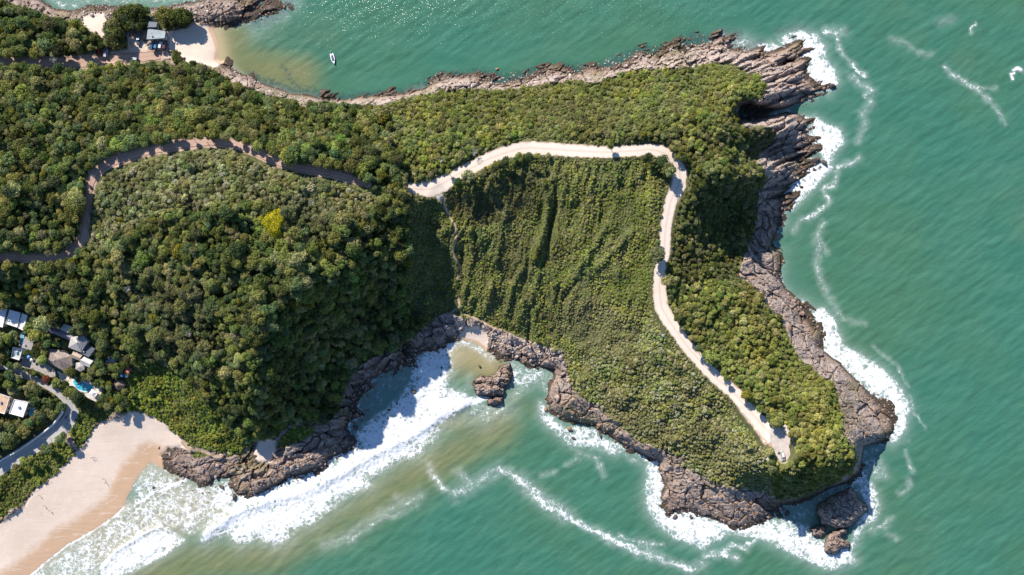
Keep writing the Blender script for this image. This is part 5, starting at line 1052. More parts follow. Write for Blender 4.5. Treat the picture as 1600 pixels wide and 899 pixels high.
def islet(name, poly, hgt, lb, th=.6, soft=5, seed=0):
    a = np.array(poly, float); uu = np.arange(a[:, 0].min()-6, a[:, 0].max()+7, 1.0); vv = np.arange(a[:, 1].min()-6, a[:, 1].max()+7, 1.0); U_, V_ = np.meshgrid(uu, vv)
    m_ = pmask(poly, U_, V_); d = np.full(U_.shape, 99.)
    for k_ in range(len(poly)):
        (x1, y1), (x2, y2) = poly[k_], poly[(k_+1) % len(poly)]; dx, dy = x2-x1, y2-y1; t = np.clip(((U_-x1)*dx+(V_-y1)*dy)/(dx*dx+dy*dy), 0, 1); d = np.minimum(d, np.hypot(U_-x1-t*dx, V_-y1-t*dy))
    sdv = np.where(m_, d, -d)+fbm(U_/9, V_/9, seed+7, 3)*3.5; wx = U_+fbm(U_/20, V_/20, seed, 3)*6; wy = V_+fbm(U_/20, V_/20, seed+1, 3)*6; a1 = wx*math.cos(th)+wy*math.sin(th); p1 = -wx*math.sin(th)+wy*math.cos(th)
    f1, f2, cid, ox, oy = voro(a1/14, p1/8, seed+3); g1, g2, c2, px_, py_ = voro(a1/6, p1/4.5, seed+4)
    Z_ = hgt*(1-np.exp(-np.maximum(sdv, 0)/soft))+(sdv > -7)*((cid-.4)*1.5+(c2-.5)*.9-np.clip(.18-(f2-f1), 0, 1)*6-np.clip(.16-(g2-g1), 0, 1)*3+(1-np.abs(perlin(a1/20, p1/4, seed))*2)*.6)*sstep(-2, 6, sdv)-np.maximum(-sdv, 0)*.9+.3
    k2 = S*(H-Z_)/H; Vv = np.stack([(U_-CX)*k2, (CY-V_)*k2, Z_], -1).reshape(-1, 3); nu_ = len(uu); ii, jj = np.meshgrid(np.arange(nu_-1), np.arange(len(vv)-1)); q = jj*nu_+ii; F_ = np.stack([q, q+nu_, q+nu_+1, q+1], -1).reshape(-1, 4)
    F_ = F_[Vv[F_][:, :, 2].max(1) > -2.5]; idx, inv = np.unique(F_, return_inverse=True); me = from_np(name, Vv[idx], inv.reshape(-1, 4), smooth=False); fattr(me, 'rock', np.ones(len(idx))); return tag(link(name, me, M_GROUND), lb, 'islet')
islet('rocky_islet', [(737,597),(748,587),(762,588),(772,584),(782,572),(796,568),(802,583),(798,598),(786,608)], 4.0, 'round brown rock islet in the middle of the cove mouth', .2, 5, 41)
islet('rocky_islet', [(738,600),(770,596),(788,608),(787,618),(762,621),(745,617)], 4.2, 'lower brown half of the cove rock, split off by a crack', .1, 4, 43)
islet('rocky_islet', [(760,625),(775,618),(786,620),(786,629),(772,636),(762,633)], 2.6, 'smallest brown rock at the seaward end of the cove rock', -.3, 3, 45)
islet('sea_stack', [(1275,800),(1278,788),(1300,775),(1328,762),(1336,768),(1340,778),(1352,788),(1356,797),(1346,806),(1338,816),(1325,826),(1305,826),(1283,819)], 7.5, 'largest dark sea stack standing in the shadow below the lookout cliff', .5, 6, 47)
islet('sea_stack', [(1267,827),(1280,820),(1291,824),(1290,834),(1282,841),(1270,838)], 3.2, 'small half-lit stack left below the big dark sea stack', .4, 3, 49)
islet('sea_stack', [(1288,852),(1291,838),(1300,832),(1318,824),(1325,826),(1322,834),(1312,840),(1329,850),(1328,857),(1314,858),(1311,866),(1300,868),(1289,862)], 4.6, 'sunlit brown stack, the lowest one in the photo, below the big stack', .5, 3, 51)

# ------------------------------------------------------------------ buildings
COL = dict(greytile=ribbed('grey_tiles', (.30,.28,.27), .5), palegreen=simple('pale_green_roof', (.52,.55,.48), .7, .1), mauve=ribbed('mauve_roof', (.25,.21,.23), .6), cream=simple('cream_roof', (.58,.55,.49), .7, .12, .6), lightgrey=ribbed('pale_grey_roof', (.42,.39,.37), .7, var=.08), slate=ribbed('slate_roof', (.10,.12,.15), .5),
 shingle=ribbed('brown_shingle', (.32,.25,.21), .45, var=.2), tan=ribbed('tan_tiles', (.46,.36,.27), .4), bluegrey=ribbed('blue_grey_sheet', (.24,.29,.32), .8, var=.16), thatch=simple('thatch', (.25,.18,.14), .95, .3, 2, bump=.6), red=simple('red_roof', (.50,.15,.12), .7, .2), terracotta=simple('terracotta_roof', (.60,.40,.27), .8, .15, .5), white=simple('white_roof', (.80,.79,.77), .7, .07, .4))
M_WALL = simple('rendered_wall', (.62, .57, .50), .85, .12, .5); M_GLASS = simple('window_glass', (.03, .045, .06), .12, .1, 1, spec=.6); M_DOOR = simple('door_wood', (.17, .10, .06), .6); M_FRAME = simple('window_frame', (.55, .52, .48), .6)
def inset(pts, d):
    cx = sum(p[0] for p in pts)/len(pts); cy = sum(p[1] for p in pts)/len(pts); out = []
    for x, y in pts:
        l = math.hypot(x-cx, y-cy); out.append((cx+(x-cx)*(l-d)/l, cy+(y-cy)*(l-d)/l))
    return out
def ccw(pts): return pts if sum(pts[i][0]*pts[(i+1) % len(pts)][1]-pts[(i+1) % len(pts)][0]*pts[i][1] for i in range(len(pts))) > 0 else pts[::-1]
def walls(e, pts, z0, z1):
    bm = bmesh.new(); add_prism(bm, pts, z0-.6, z1); bmesh.ops.recalc_face_normals(bm, faces=bm.faces); bm_obj('wall', bm, M_WALL, e)
    el = [math.hypot(pts[(i+1) % len(pts)][0]-pts[i][0], pts[(i+1) % len(pts)][1]-pts[i][1]) for i in range(len(pts))]; dr = el.index(max(el))
    for i in range(len(pts)):
        (x1, y1), (x2, y2) = pts[i], pts[(i+1) % len(pts)]; l = el[i]
        if l < 2.2: continue
        a = math.atan2(y2-y1, x2-x1); nx, ny = (y2-y1)/l, -(x2-x1)/l
        if i == dr:
            bm = bmesh.new(); mx, my = x1+(x2-x1)*.35+nx*.03, y1+(y2-y1)*.35+ny*.03; add_box(bm, (mx, my, z0+1.05), (.95, .12, 2.1), a); d_ = bm_obj('door', bm, M_DOOR, e)
            bm = bmesh.new(); add_box(bm, (mx+nx*.09+math.cos(a)*.35, my+ny*.09+math.sin(a)*.35, z0+1.0), (.12, .06, .05), a); bm_obj('handle', bm, M_FRAME, d_)
        for f_ in ((.7,) if i == dr or l < 4.5 else (.28, .72)):
            mx, my = x1+(x2-x1)*f_+nx*.02, y1+(y2-y1)*f_+ny*.02; wz_ = z0+min(1.6, (z1-z0)*.55)
            bm = bmesh.new(); add_box(bm, (mx, my, wz_), (1.3, .12, 1.1), a); w_ = bm_obj('window', bm, M_GLASS, e)
            bm = bmesh.new()
            for sx, sz_, bx, bz in ((0, .58, 1.42, .08), (0, -.58, 1.42, .08), (.67, 0, .08, 1.08), (-.67, 0, .08, 1.08)): add_box(bm, (mx+math.cos(a)*sx+nx*.02, my+math.sin(a)*sx+ny*.02, wz_+sz_), (bx, .16, bz), a)
            bm_obj('frame', bm, M_FRAME, w_)
def house(nm, corners, gz0, wh, kind, col, lb):
    zr = gz0+wh; cxp = sum(c[0] for c in corners)/len(corners); cyp = sum(c[1] for c in corners)/len(corners); o0 = X(cxp, cyp, zr)
    e = empty(nm, (o0[0], o0[1], gz0), 0, lb, {'lodge': 'lodge', 'villa': 'villa', 'kiosk': 'kiosk', 'shed': 'shed', 'storage_shed': 'shed', 'thatched_hut': 'hut', 'beach_bar': 'bar', 'villa_roof_plane': 'villa_roof_plane', 'cottage': 'cottage'}.get(nm, 'house'))
    P_ = ccw([(X(a, b_, zr)[0]-o0[0], X(a, b_, zr)[1]-o0[1]) for a, b_ in corners]); ins = inset(P_, .55); walls(e, ins, 0, wh-.02); m_ = COL[col]; bm = bmesh.new(); n_ = len(P_)
    if kind == 'flat':
        add_prism(bm, P_, wh, wh+.22); bmesh.ops.recalc_face_normals(bm, faces=bm.faces); r_ = bm_obj('roof', bm, m_, e)
        bm = bmesh.new(); i_ = inset(P_, .3)
        for k_ in range(n_):
            a, b_, c_, d_ = P_[k_], P_[(k_+1) % n_], i_[(k_+1) % n_], i_[k_]; add_prism(bm, [a, b_, c_, d_], wh+.223, wh+.55)
        bmesh.ops.recalc_face_normals(bm, faces=bm.faces); bm_obj('parapet', bm, M_WHITE, r_)
        bm = bmesh.new(); add_box(bm, (.3, .4, wh+.6), (1.1, 1.1, .75)); bm_obj('water_tank', bm, simple('tank_blue', (.25, .33, .42), .5), r_)
        return e
    lo = [bm.verts.new((x, y, wh)) for x, y in P_]
    if kind == 'shed':
        dz = [1.1 if k_ in (0, 1) else 0 for k_ in range(n_)]; up = [bm.verts.new((x, y, wh+.15+d_)) for (x, y), d_ in zip(P_, dz)]; bm.faces.new(up)
    elif kind == 'gable':
        l01 = math.dist(P_[0], P_[1]); l12 = math.dist(P_[1], P_[2]); s_ = 0 if l01 < l12 else 1; up = [bm.verts.new((x, y, wh+.12)) for x, y in P_]
        A = [(P_[s_][k_]+P_[s_+1][k_])/2 for k_ in (0, 1)]; B = [(P_[(s_+2) % 4][k_]+P_[(s_+3) % 4][k_])/2 for k_ in (0, 1)]; hh = min(l01, l12)*.28
        ra = bm.verts.new((A[0], A[1], wh+.12+hh)); rb_ = bm.verts.new((B[0], B[1], wh+.12+hh)); a, b_, c_, d_ = [up[(s_+k_) % 4] for k_ in range(4)]
        bm.faces.new((a, b_, ra)); bm.faces.new((b_, c_, rb_, ra)); bm.faces.new((c_, d_, rb_)); bm.faces.new((d_, a, ra, rb_))
    else:
        up = [bm.verts.new((x, y, wh+.12)) for x, y in P_]; rr_ = sum(math.hypot(x, y) for x, y in P_)/n_; ap = bm.verts.new((sum(p[0] for p in P_)/n_, sum(p[1] for p in P_)/n_, wh+rr_*(.62 if col == 'thatch' else .38)))
        for k_ in range(n_): bm.faces.new((up[k_], up[(k_+1) % n_], ap))
    for k_ in range(n_): bm.faces.new((lo[k_], lo[(k_+1) % n_], up[(k_+1) % n_], up[k_]))
    bm.faces.new(lo[::-1]); bmesh.ops.recalc_face_normals(bm, faces=bm.faces); r_ = bm_obj('roof', bm, m_, e)
    if col in ('shingle', 'greytile', 'bluegrey', 'slate') and nm != 'storage_shed':
        bm = bmesh.new(); add_box(bm, (P_[0][0]*.4, P_[0][1]*.4, wh+1.1), (.6, .6, 1.4)); bm_obj('chimney', bm, M_CONC, r_)
    return e
for hs in HOUSE_SPEC: house(*hs)
zr = 9.6+3.4; o0 = X(15, 500, zr); e = empty('white_house', (o0[0], o0[1], 9.6), 0, 'white building with three stepped bright roofs at the left edge', 'house')
for i, c_ in enumerate(WHITE_ROOFS):
    P_ = ccw([(X(a, b_, zr)[0]-o0[0], X(a, b_, zr)[1]-o0[1]) for a, b_ in c_]); h_ = 3.4-i*.35; walls(e, inset(P_, .4), 0, h_-.02); bm = bmesh.new(); add_prism(bm, P_, h_, h_+.22); bmesh.ops.recalc_face_normals(bm, faces=bm.faces); r_ = bm_obj('roof', bm, COL['white'], e)
    bm = bmesh.new(); i_ = inset(P_, .3)
    for k_ in range(4): add_prism(bm, [P_[k_], P_[(k_+1) % 4], i_[(k_+1) % 4], i_[k_]], h_+.223, h_+.5)
    bmesh.ops.recalc_face_normals(bm, faces=bm.faces); bm_obj('parapet', bm, M_WHITE, r_)
# terraces
for nm, key, col_ in (('hotel_terrace', 'hotel_terrace', (.66,.60,.52)), ('paved_yard', 'paved_yard', (.38,.34,.31))):
    pl, lv = YARDS[key]; bm = bmesh.new(); add_prism(bm, [X(a, b_, lv)[:2] for a, b_ in pl], lv-.4, lv+.12); bmesh.ops.recalc_face_normals(bm, faces=bm.faces); tag(bm_obj(nm, bm, simple(nm, col_, .85, .14, .5)), kind='structure')
bm = bmesh.new(); pl = [(160,596),(172,590),(180,610),(196,612),(192,625),(176,640),(160,628),(156,612)]; 
M_POOLW, nt, b = mat('pool_water'); geo = N(nt, 'ShaderNodeNewGeometry'); f = noise(nt, geo.outputs['Position'], .35, 3); L(nt, ramp(nt, f, [(.3, (.02, .30, .50)), (.7, (.16, .58, .68))]).outputs[0], b.inputs['Base Color']); b.inputs['Roughness'].default_value = .08
bp = N(nt, 'ShaderNodeBump', i_Strength=.2, i_Distance=.05); L(nt, noise(nt, geo.outputs['Position'], 3, 3), bp.inputs['Height']); L(nt, bp.outputs[0], b.inputs['Normal'])
for nm, c_, gz0, lb in POOLS:
    z = gz0+.14; o0 = X(np.mean([p[0] for p in c_]), np.mean([p[1] for p in c_]), z); e = empty(nm, (o0[0], o0[1], gz0), 0, lb, 'pool'); P_ = ccw([(X(a, b_, z)[0]-o0[0], X(a, b_, z)[1]-o0[1]) for a, b_ in c_])
    O_ = inset(P_, -.55); n_ = len(P_); bm = bmesh.new()
    for k_ in range(n_): add_prism(bm, [P_[k_], P_[(k_+1) % n_], O_[(k_+1) % n_], O_[k_]], -.3, .30)
    bmesh.ops.remove_doubles(bm, verts=bm.verts, dist=.001); bmesh.ops.recalc_face_normals(bm, faces=bm.faces); bm_obj('pool_edge', bm, M_WHITE, e); bm = bmesh.new(); add_prism(bm, P_, -.3, .2); bmesh.ops.recalc_face_normals(bm, faces=bm.faces); bm_obj('water', bm, M_POOLW, e)
# canopy, parasols, trampoline
def posts(bm, xs, h, r=.05):
    for x, y in xs: add_tube(bm, [(x, y, 0), (x, y, h)], r, 6)
e = empty('canopy_tent', W(149, 613.5), math.radians(-35), 'square white canopy tent at the lower corner of the large hotel pool', 'tent'); bm = bmesh.new(); posts(bm, [(-1.5, -1.5), (1.5, -1.5), (1.5, 1.5), (-1.5, 1.5)], 2.3); bm_obj('frame', bm, M_FRAME, e)
bm = bmesh.new(); vs_ = [bm.verts.new((x, y, 2.3)) for x, y in ((-1.7, -1.7), (1.7, -1.7), (1.7, 1.7), (-1.7, 1.7))]; ap = bm.verts.new((0, 0, 3.1)); [bm.faces.new((vs_[k_], vs_[(k_+1) % 4], ap)) for k_ in range(4)]; bm_obj('roof', bm, M_WHITE, e)
def parasol(px, py, r, m_, lb):
    e = empty('parasol', W(px, py), 0, lb, 'parasol'); bm = bmesh.new(); add_tube(bm, [(0, 0, 0), (0, 0, 2.5)], .04, 6); bm_obj('pole', bm, M_FRAME, e); bm = bmesh.new(); v = [bm.verts.new((r*math.cos(k_*math.pi/4), r*math.sin(k_*math.pi/4), 2.1)) for k_ in range(8)]; ap = bm.verts.new((0, 0, 2.65))
    for k_ in range(8): bm.faces.new((v[k_], v[(k_+1) % 8], ap))
    bm_obj('canopy', bm, m_, e)
    bm = bmesh.new(); add_box(bm, (0, 0, .06), (.6, .6, .12)); bm_obj('base', bm, M_CONC, e)
M_BLUE = simple('blue_cloth', (.12, .33, .70), .8); M_PINK = simple('pink_cloth', (.70, .42, .55), .8)
for a in [(39.5,546.5,1.0,M_WHITE,'round white parasol between the grey roof and the pale green roof'), (53.5,562,1.0,M_WHITE,'white parasol in the shade of the paved yard'), (49,557.5,1.0,M_BLUE,'light blue parasol beside the white one in the paved yard'), (146,597,1.1,M_PINK,'pale pink parasol at the right end of the hotel pool'), (152,598.5,1.3,M_WHITE,'wide white parasol at the right end of the hotel pool'), (194,586,.9,M_BLUE,'blue parasol below the red roofed shed'), (201,587,.9,M_WHITE,'small whitish parasol right of the blue one near the red shed')]: parasol(*a)
e = empty('trampoline', W(161.5, 590.5), 0, 'round trampoline with a pale blue rim on the shaded lawn', 'trampoline'); bm = bmesh.new(); n_ = 20
ri = [[bm.verts.new((rr_*math.cos(k_*2*math.pi/n_), rr_*math.sin(k_*2*math.pi/n_), zz)) for k_ in range(n_)] for rr_, zz in ((1.15, .82), (1.55, .84), (1.55, .74), (1.15, .74))]
for a in range(4):
    for k_ in range(n_): bm.faces.new((ri[a][k_], ri[(a+1) % 4][k_], ri[(a+1) % 4][(k_+1) % n_], ri[a][(k_+1) % n_]))
bm_obj('rim', bm, simple('pale_blue', (.50, .72, .80), .5), e); bm = bmesh.new(); bmesh.ops.create_circle(bm, cap_ends=True, segments=20, radius=1.16, matrix=Matrix.Translation((0, 0, .78))); bm_obj('mat', bm, simple('black_mat', (.03, .03, .035), .8), e)
bm = bmesh.new(); posts(bm, [(1.4*math.cos(k_*math.pi/2), 1.4*math.sin(k_*math.pi/2)) for k_ in range(4)], .76); bm_obj('legs', bm, M_FRAME, e)

# ------------------------------------------------------------------ vehicles
def carpaint(name, c): 
    m_ = simple(name, c, .28, .04, .5, metal=.1, spec=.6); m_.node_tree.nodes['Principled BSDF'].inputs['Coat Weight'].default_value = .6; return m_
M_TYRE = simple('tyre_rubber', (.02, .02, .02), .85); M_RIM = simple('wheel_rim', (.45, .45, .46), .35, metal=.8); M_LAMP = simple('lamp_lens', (.75, .75, .7), .2); M_RED = simple('tail_lens', (.45, .02, .02), .3)
def body_mesh(L_, Wd, prof, z0=.28):
    """lofted shell: prof = [(x fraction, half width fraction, top z)] from tail to nose"""
    bm = bmesh.new(); rows = []
    for fx_, fw, zt in prof:
        x = (fx_-.5)*L_; w_ = Wd/2*fw
        rows.append([bm.verts.new(p) for p in ((x, -w_*.93, z0), (x, -w_, z0+.25), (x, -w_*.98, zt-.12), (x, -w_*.82, zt), (x, w_*.82, zt), (x, w_*.98, zt-.12), (x, w_, z0+.25), (x, w_*.93, z0))])
    for a, b_ in zip(rows, rows[1:]):
        for k_ in range(8): bm.faces.new((a[k_], b_[k_], b_[(k_+1) % 8], a[(k_+1) % 8]))
    bm.faces.new(rows[0]); bm.faces.new(rows[-1][::-1]); bmesh.ops.recalc_face_normals(bm, faces=bm.faces); return bm
def car(px, py, heading, col, lb, L_=4.3, Wd=1.78, style='hatch', roofc=None, up=.2):
    p = W(px, py, up); e = empty('parked_car', p, heading, lb, 'car', None)
    pr = [(0, .86, .78), (.03, .95, .92), (.25, 1, .95), (.7, 1, .93), (.93, .95, .78), (1, .78, .60)]
    bm_obj('body', body_mesh(L_, Wd, pr), col, e, True)
    x0, x1, x2, x3 = {'hatch': (-.46, -.36, .08, .24), 'suv': (-.48, -.43, .10, .24), 'pickup': (-.05, .0, .17, .30), 'van': (-.49, -.47, .30, .42)}[style]; hz = {'hatch': 1.44, 'suv': 1.66, 'pickup': 1.6, 'van': 2.0}[style]
    def cab(z1, sc_, m_, nm, base=.88):
        bm = bmesh.new(); q = []
        for (xa, w_, z) in ((x0, .92, base), (x1, .74, z1), (x2, .74, z1), (x3, .90, base)): q.append([bm.verts.new((xa*L_*sc_, -Wd/2*w_*sc_, z)), bm.verts.new((xa*L_*sc_, Wd/2*w_*sc_, z))])
        for a, b_ in zip(q, q[1:]): bm.faces.new((a[0], b_[0], b_[1], a[1]))
        bm.faces.new([a[0] for a in q][::-1]); bm.faces.new([a[1] for a in q]); bm.faces.new((q[0][0], q[0][1], q[3][1], q[3][0])); bmesh.ops.recalc_face_normals(bm, faces=bm.faces); return bm_obj(nm, bm, m_, e)
    cab(hz, 1, M_GLASS, 'windows'); bm = bmesh.new(); add_box(bm, ((x1+x2)/2*L_, 0, hz+.025), ((x2-x1)*L_+.06, Wd*.76, .07)); bm_obj('roof', bm, roofc or col, e)
    if style == 'pickup':
        bm = bmesh.new(); add_box(bm, (-.27*L_, 0, .99), (.40*L_, Wd*.74, .05)); bm_obj('cargo_bed', bm, simple('bed_liner', (.05, .05, .06), .8), e)
    for sx in (-.31, .32):
        for sy in (-1, 1):
            bm = bmesh.new(); add_tube(bm, [(sx*L_, sy*(Wd/2-.2), .33), (sx*L_, sy*(Wd/2+.01), .33)], .33, 14); w_ = bm_obj('wheel', bm, M_TYRE, e); bm = bmesh.new(); add_tube(bm, [(sx*L_, sy*(Wd/2+.012), .33), (sx*L_, sy*(Wd/2+.03), .33)], .2, 10); bm_obj('rim', bm, M_RIM, w_)
    for sy in (-1, 1):
        bm = bmesh.new(); add_box(bm, (.485*L_, sy*Wd*.32, .66), (.12, .34, .14)); bm_obj('headlight', bm, M_LAMP, e); bm = bmesh.new(); add_box(bm, (-.492*L_, sy*Wd*.36, .74), (.08, .24, .18)); bm_obj('tail_light', bm, M_RED, e)
    return e
cW = carpaint('white_car_paint', (.78, .78, .78)); cR = carpaint('red_car_paint', (.42, .02, .025)); cS = carpaint('silver_car_paint', (.52, .54, .57)); cN = carpaint('navy_car_paint', (.03, .10, .20)); cM = carpaint('maroon_car_paint', (.14, .04, .05)); cK = carpaint('dark_car_paint', (.03, .035, .06)); cT = carpaint('teal_truck_paint', (.04, .22, .24)); cB = carpaint('blue_car_paint', (.07, .20, .33))
D = math.radians
car(238.5, 73, D(82), cN, 'dark blue car, leftmost in the row of four below the beach bar', style='suv'); car(244.5, 72.5, D(78), cB, 'blue-grey car second in the row of four below the beach bar'); car(251.5, 72, D(80), cW, 'white car third in the row of four below the beach bar'); car(257.5, 73, D(82), cM, 'maroon car, last in the row of four below the beach bar')
car(156, 81, D(110), cR, 'red car parked under trees at the edge of the northern dirt road'); car(167, 84.5, D(80), cS, 'silver car next to the red one on the northern dirt road', L_=4.8, style='suv'); car(211, 93, D(170), cK, 'dark car with a pale roof alone in the middle of the car park', roofc=cS)
car(217.5, 64, D(88), cT, 'teal pickup truck with a white cab left of the beach bar', L_=5.3, Wd=1.95, style='pickup', roofc=cW); car(628, 295.5, D(2), cW, 'white car half in shade where the headland road leaves the wood', style='suv')
car(1222, 712, D(-77), cW, 'white car parked alone on the round lookout', L_=4.7, Wd=1.85, style='suv', up=.2)
# motorbike
e = empty('motorcycle', W(104, 652, .17), D(55), 'dark motorcycle parked at the kerb in the bend of the asphalt road', 'motorcycle')
for x in (-.65, .65):
    bm = bmesh.new(); add_tube(bm, [(x, -.06, .31), (x, .06, .31)], .31, 14); bm_obj('wheel', bm, M_TYRE, e)
bm = bmesh.new(); add_tube(bm, [(.6, 0, .35), (.4, 0, .95), (-.1, 0, .75), (-.65, 0, .35)], .07, 6); add_box(bm, (.05, 0, .5), (.5, .25, .4)); bm_obj('frame', bm, cK, e); bm = bmesh.new(); add_box(bm, (-.3, 0, .82), (.75, .26, .1)); bm_obj('seat', bm, M_TYRE, e)
bm = bmesh.new(); add_box(bm, (.15, 0, .85), (.4, .26, .2)); bm_obj('tank', bm, cM, e); bm = bmesh.new(); add_tube(bm, [(.38, -.35, 1.02), (.44, 0, 1.0), (.38, .35, 1.02)], .025, 6); bm_obj('handlebar', bm, M_RIM, e)
# street lamp
def lamp(px, py, rz, lb):
    e = empty('street_lamp', W(px, py), rz, lb, 'street lamp', 'street lamps along the asphalt road'); bm = bmesh.new(); add_tube(bm, [(0, 0, -.3), (0, 0, 6.2)], .09, 8, .06); bm_obj('pole', bm, M_RIM, e); bm = bmesh.new(); add_tube(bm, [(0, 0, 6.1), (.8, 0, 6.5), (1.6, 0, 6.5)], .045, 6); bm_obj('arm', bm, M_RIM, e); bm = bmesh.new(); add_box(bm, (1.8, 0, 6.46), (.6, .25, .12)); bm_obj('lamp_head', bm, M_RIM, e)
lamp(77, 682, D(125), 'grey street lamp standing on the seaward kerb of the asphalt road'); lamp(36, 592, D(60), 'grey street lamp at the upper stretch of road by the paved yard')
# boat
e = empty('motorboat', X(520.5, 92.5, 0), math.atan2(-(92.5-84.5), 3.5)-.15, 'small white motorboat with a dark cockpit anchored in the north bay', 'boat')
bm = bmesh.new(); st_ = [(-3.0, .95), (-1.5, 1.1), (.3, 1.08), (1.6, .78), (2.6, .32), (3.1, .03)]; rows = []
for x, w_ in st_: rows.append([bm.verts.new(p) for p in ((x, 0, -.35), (x, -w_*.75, -.1), (x, -w_, .75+.1*max(0, x)), (x, -w_*.8, .8+.1*max(0, x)), (x, w_*.8, .8+.1*max(0, x)), (x, w_, .75+.1*max(0, x)), (x, w_*.75, -.1))])
for a, b_ in zip(rows, rows[1:]):
    for k_ in range(7): bm.faces.new((a[k_], b_[k_], b_[(k_+1) % 7], a[(k_+1) % 7]))
bm.faces.new(rows[0]); bm.faces.new(rows[-1]); bmesh.ops.recalc_face_normals(bm, faces=bm.faces); bm_obj('hull', bm, simple('gelcoat', (.82, .82, .84), .35, .03), e)
bm = bmesh.new(); add_box(bm, (-.55, 0, .84), (2.7, 1.25, .1)); bm_obj('cockpit', bm, simple('navy_deck', (.06, .06, .13), .6), e)
for x in (-1.2, -.2):
    bm = bmesh.new(); add_box(bm, (x, 0, 1.0), (.45, 1.0, .25)); bm_obj('seat', bm, simple('seat_vinyl', (.20, .18, .30), .6), e)
bm = bmesh.new(); add_box(bm, (.95, 0, 1.1), (.08, 1.3, .45)); bm_obj('windscreen', bm, M_GLASS, e); bm = bmesh.new(); add_box(bm, (-3.2, 0, .7), (.4, .4, .9)); bm_obj('outboard_motor', bm, simple('motor_black', (.04, .04, .04), .4), e)
bm = bmesh.new(); add_tube(bm, [(1.3, -.8, .95), (1.3, -.75, 1.3), (3.0, 0, 1.5), (1.3, .75, 1.3), (1.3, .8, .95)], .03, 5); bm_obj('bow_rail', bm, M_RIM, e)
# upturned boats by the car park
def dinghy(px, py, rz, m_, lb, L_=3.6, w=1.3):
    bm = bmesh.new(); rows = []
    for t_ in np.linspace(-1, 1, 9):
        hw = w/2*(1-abs(t_)**2.4)+.04; rows.append([bm.verts.new((t_*L_/2, y*hw, max(0, (1-y*y))*.5*(1-t_*t_*.5))) for y in (-1, -.7, -.3, .3, .7, 1)])
    for a, b_ in zip(rows, rows[1:]):
        for k_ in range(5): bm.faces.new((a[k_], b_[k_], b_[k_+1], a[k_+1]))
        bm.faces.new((a[0], a[5], b_[5], b_[0]))
    bmesh.ops.recalc_face_normals(bm, faces=bm.faces); o = bm_obj('rowing_boat', bm, m_); o.location = W(px, py, .1); o.rotation_euler = (0, 0, rz); tag(o, lb, 'boat', None)
    bm = bmesh.new(); add_box(bm, (0, 0, .5), (L_*.8, .07, .08)); bm_obj('keel', bm, M_BARK, o)
dinghy(206.5, 69, D(-50), simple('tan_hull', (.62, .52, .33), .6), 'tan rowing boat lying keel up near the olive trees of the car park', 4.0); dinghy(200, 58.5, D(-30), simple('pale_hull', (.66, .64, .60), .6), 'whitish rowing boat keel up in the corner of the car park'); dinghy(209, 57, D(-48), simple('orange_hull', (.55, .34, .20), .6), 'long brownish rowing boat keel up left of the teal pickup', 5.5, 1.2)

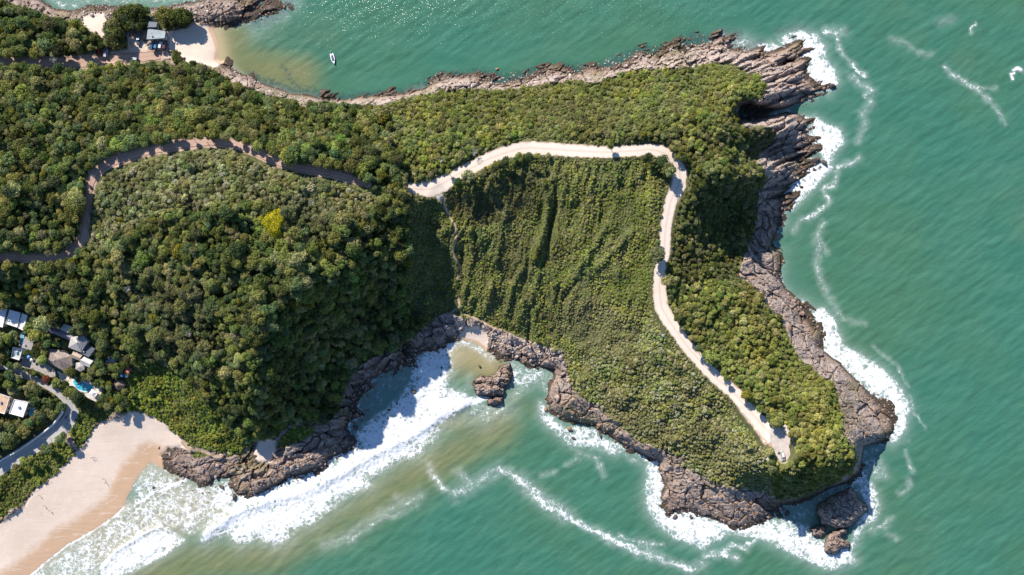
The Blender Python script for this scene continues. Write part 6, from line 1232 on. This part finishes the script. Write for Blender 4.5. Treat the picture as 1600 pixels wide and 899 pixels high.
# ------------------------------------------------------------------ people on the beach
def person_mesh(pose):
    J = dict(pel=(0, 0, .92), ch=(0, 0, 1.22), nk=(0, 0, 1.46), hd=(0, .02, 1.58), tp=(0, .02, 1.72), sl=(.19, 0, 1.38), sr=(-.19, 0, 1.38))
    sw = .18 if pose else .04
    J.update(el=(.25, -sw*.6, 1.12), hl=(.26, -sw*.2, .86), er=(-.25, sw*.6, 1.12), hr=(-.26, sw*.9, .87), tl=(.1, 0, .86), kl=(.11, sw, .48), al=(.11, sw*.7, .09), fl=(.11, sw*.7+.17, .04), tr=(-.1, 0, .86), kr=(-.11, -sw*.4, .48), ar=(-.11, -sw*1.2, .09), fr=(-.11, -sw*1.2+.17, .04))
    E = [('pel', 'ch'), ('ch', 'nk'), ('nk', 'hd'), ('hd', 'tp'), ('ch', 'sl'), ('sl', 'el'), ('el', 'hl'), ('ch', 'sr'), ('sr', 'er'), ('er', 'hr'), ('pel', 'tl'), ('tl', 'kl'), ('kl', 'al'), ('al', 'fl'), ('pel', 'tr'), ('tr', 'kr'), ('kr', 'ar'), ('ar', 'fr')]
    Rr = dict(pel=.15, ch=.16, nk=.06, hd=.095, tp=.08, sl=.07, sr=.07, el=.045, er=.045, hl=.035, hr=.035, tl=.09, tr=.09, kl=.06, kr=.06, al=.042, ar=.042, fl=.035, fr=.035)
    ks = list(J); me = bpy.data.meshes.new('p'); me.from_pydata([J[k_] for k_ in ks], [(ks.index(a), ks.index(b_)) for a, b_ in E], []); o = bpy.data.objects.new('p', me); C.objects.link(o)
    md = o.modifiers.new('s', 'SKIN'); 
    if not me.skin_vertices: bpy.context.view_layer.update()
    for k_, sv in zip(ks, me.skin_vertices[0].data): sv.radius = (Rr[k_], Rr[k_]*.8); sv.use_root = (k_ == 'pel')
    o.modifiers.new('u', 'SUBSURF').levels = 1; dg = bpy.context.evaluated_depsgraph_get(); out = bpy.data.meshes.new_from_object(o.evaluated_get(dg)); bpy.data.objects.remove(o); return out
try:
    PM = [person_mesh(0), person_mesh(1)]
except Exception as ex:
    print('person', ex); PM = []
SKIN = simple('skin', (.42, .25, .17), .6); HAIR = simple('hair', (.03, .02, .015), .7)
for i, (px, py, rz, pc, top, bot) in enumerate([(78.5,797.5,.6,1,(.05,.05,.08),'dark shirt walking on the dry sand, lower of the far left pair'), (69.5,790,.9,0,(.30,.30,.33),'grey shirt standing, upper of the far left pair on the beach'), (162.5,748,2.2,1,(.05,.08,.18),'navy shirt walking, upper of the pair in mid beach'), (166,754,2.0,1,(.10,.05,.05),'dark clothes walking, lower of the pair in mid beach'), (144,715,1.1,0,(.04,.04,.05),'black clothes standing still on the upper beach'), (147.5,714,2.6,0,(.35,.30,.28),'pale shirt next to the one in black on the upper beach'), (62,774,.2,1,(.45,.42,.38),'light clothes strolling alone near the dune edge'), (239,765,1.0,1,(.08,.08,.10),'dark swimwear paddling in the wash near the rocks')]):
    if not PM: break
    me = PM[pc].copy(); me.name = 'person'; me.materials.clear(); me.materials.append(SKIN); me.materials.append(simple('shirt', top, .9)); me.materials.append(simple('shorts', (.06, .08, .14), .9))
    for p in me.polygons:
        z = p.center.z; p.use_smooth = True; p.material_index = 1 if (.98 < z < 1.44 and abs(p.center.x) < .235) else (2 if .52 < z <= .98 and abs(p.center.x) < .215 else 0)
    o = link('person', me); o.location = W(px, py, 0.02); o.rotation_euler = (0, 0, rz); tag(o, 'person in '+bot, 'person', None)
    bm = bmesh.new(); bmesh.ops.create_icosphere(bm, subdivisions=2, radius=.115, matrix=Matrix.Translation((0, -.01, 1.67))); bm_obj('hair', bm, HAIR, o, True)
# driftwood on the beach
print('objects', len(bpy.data.objects))
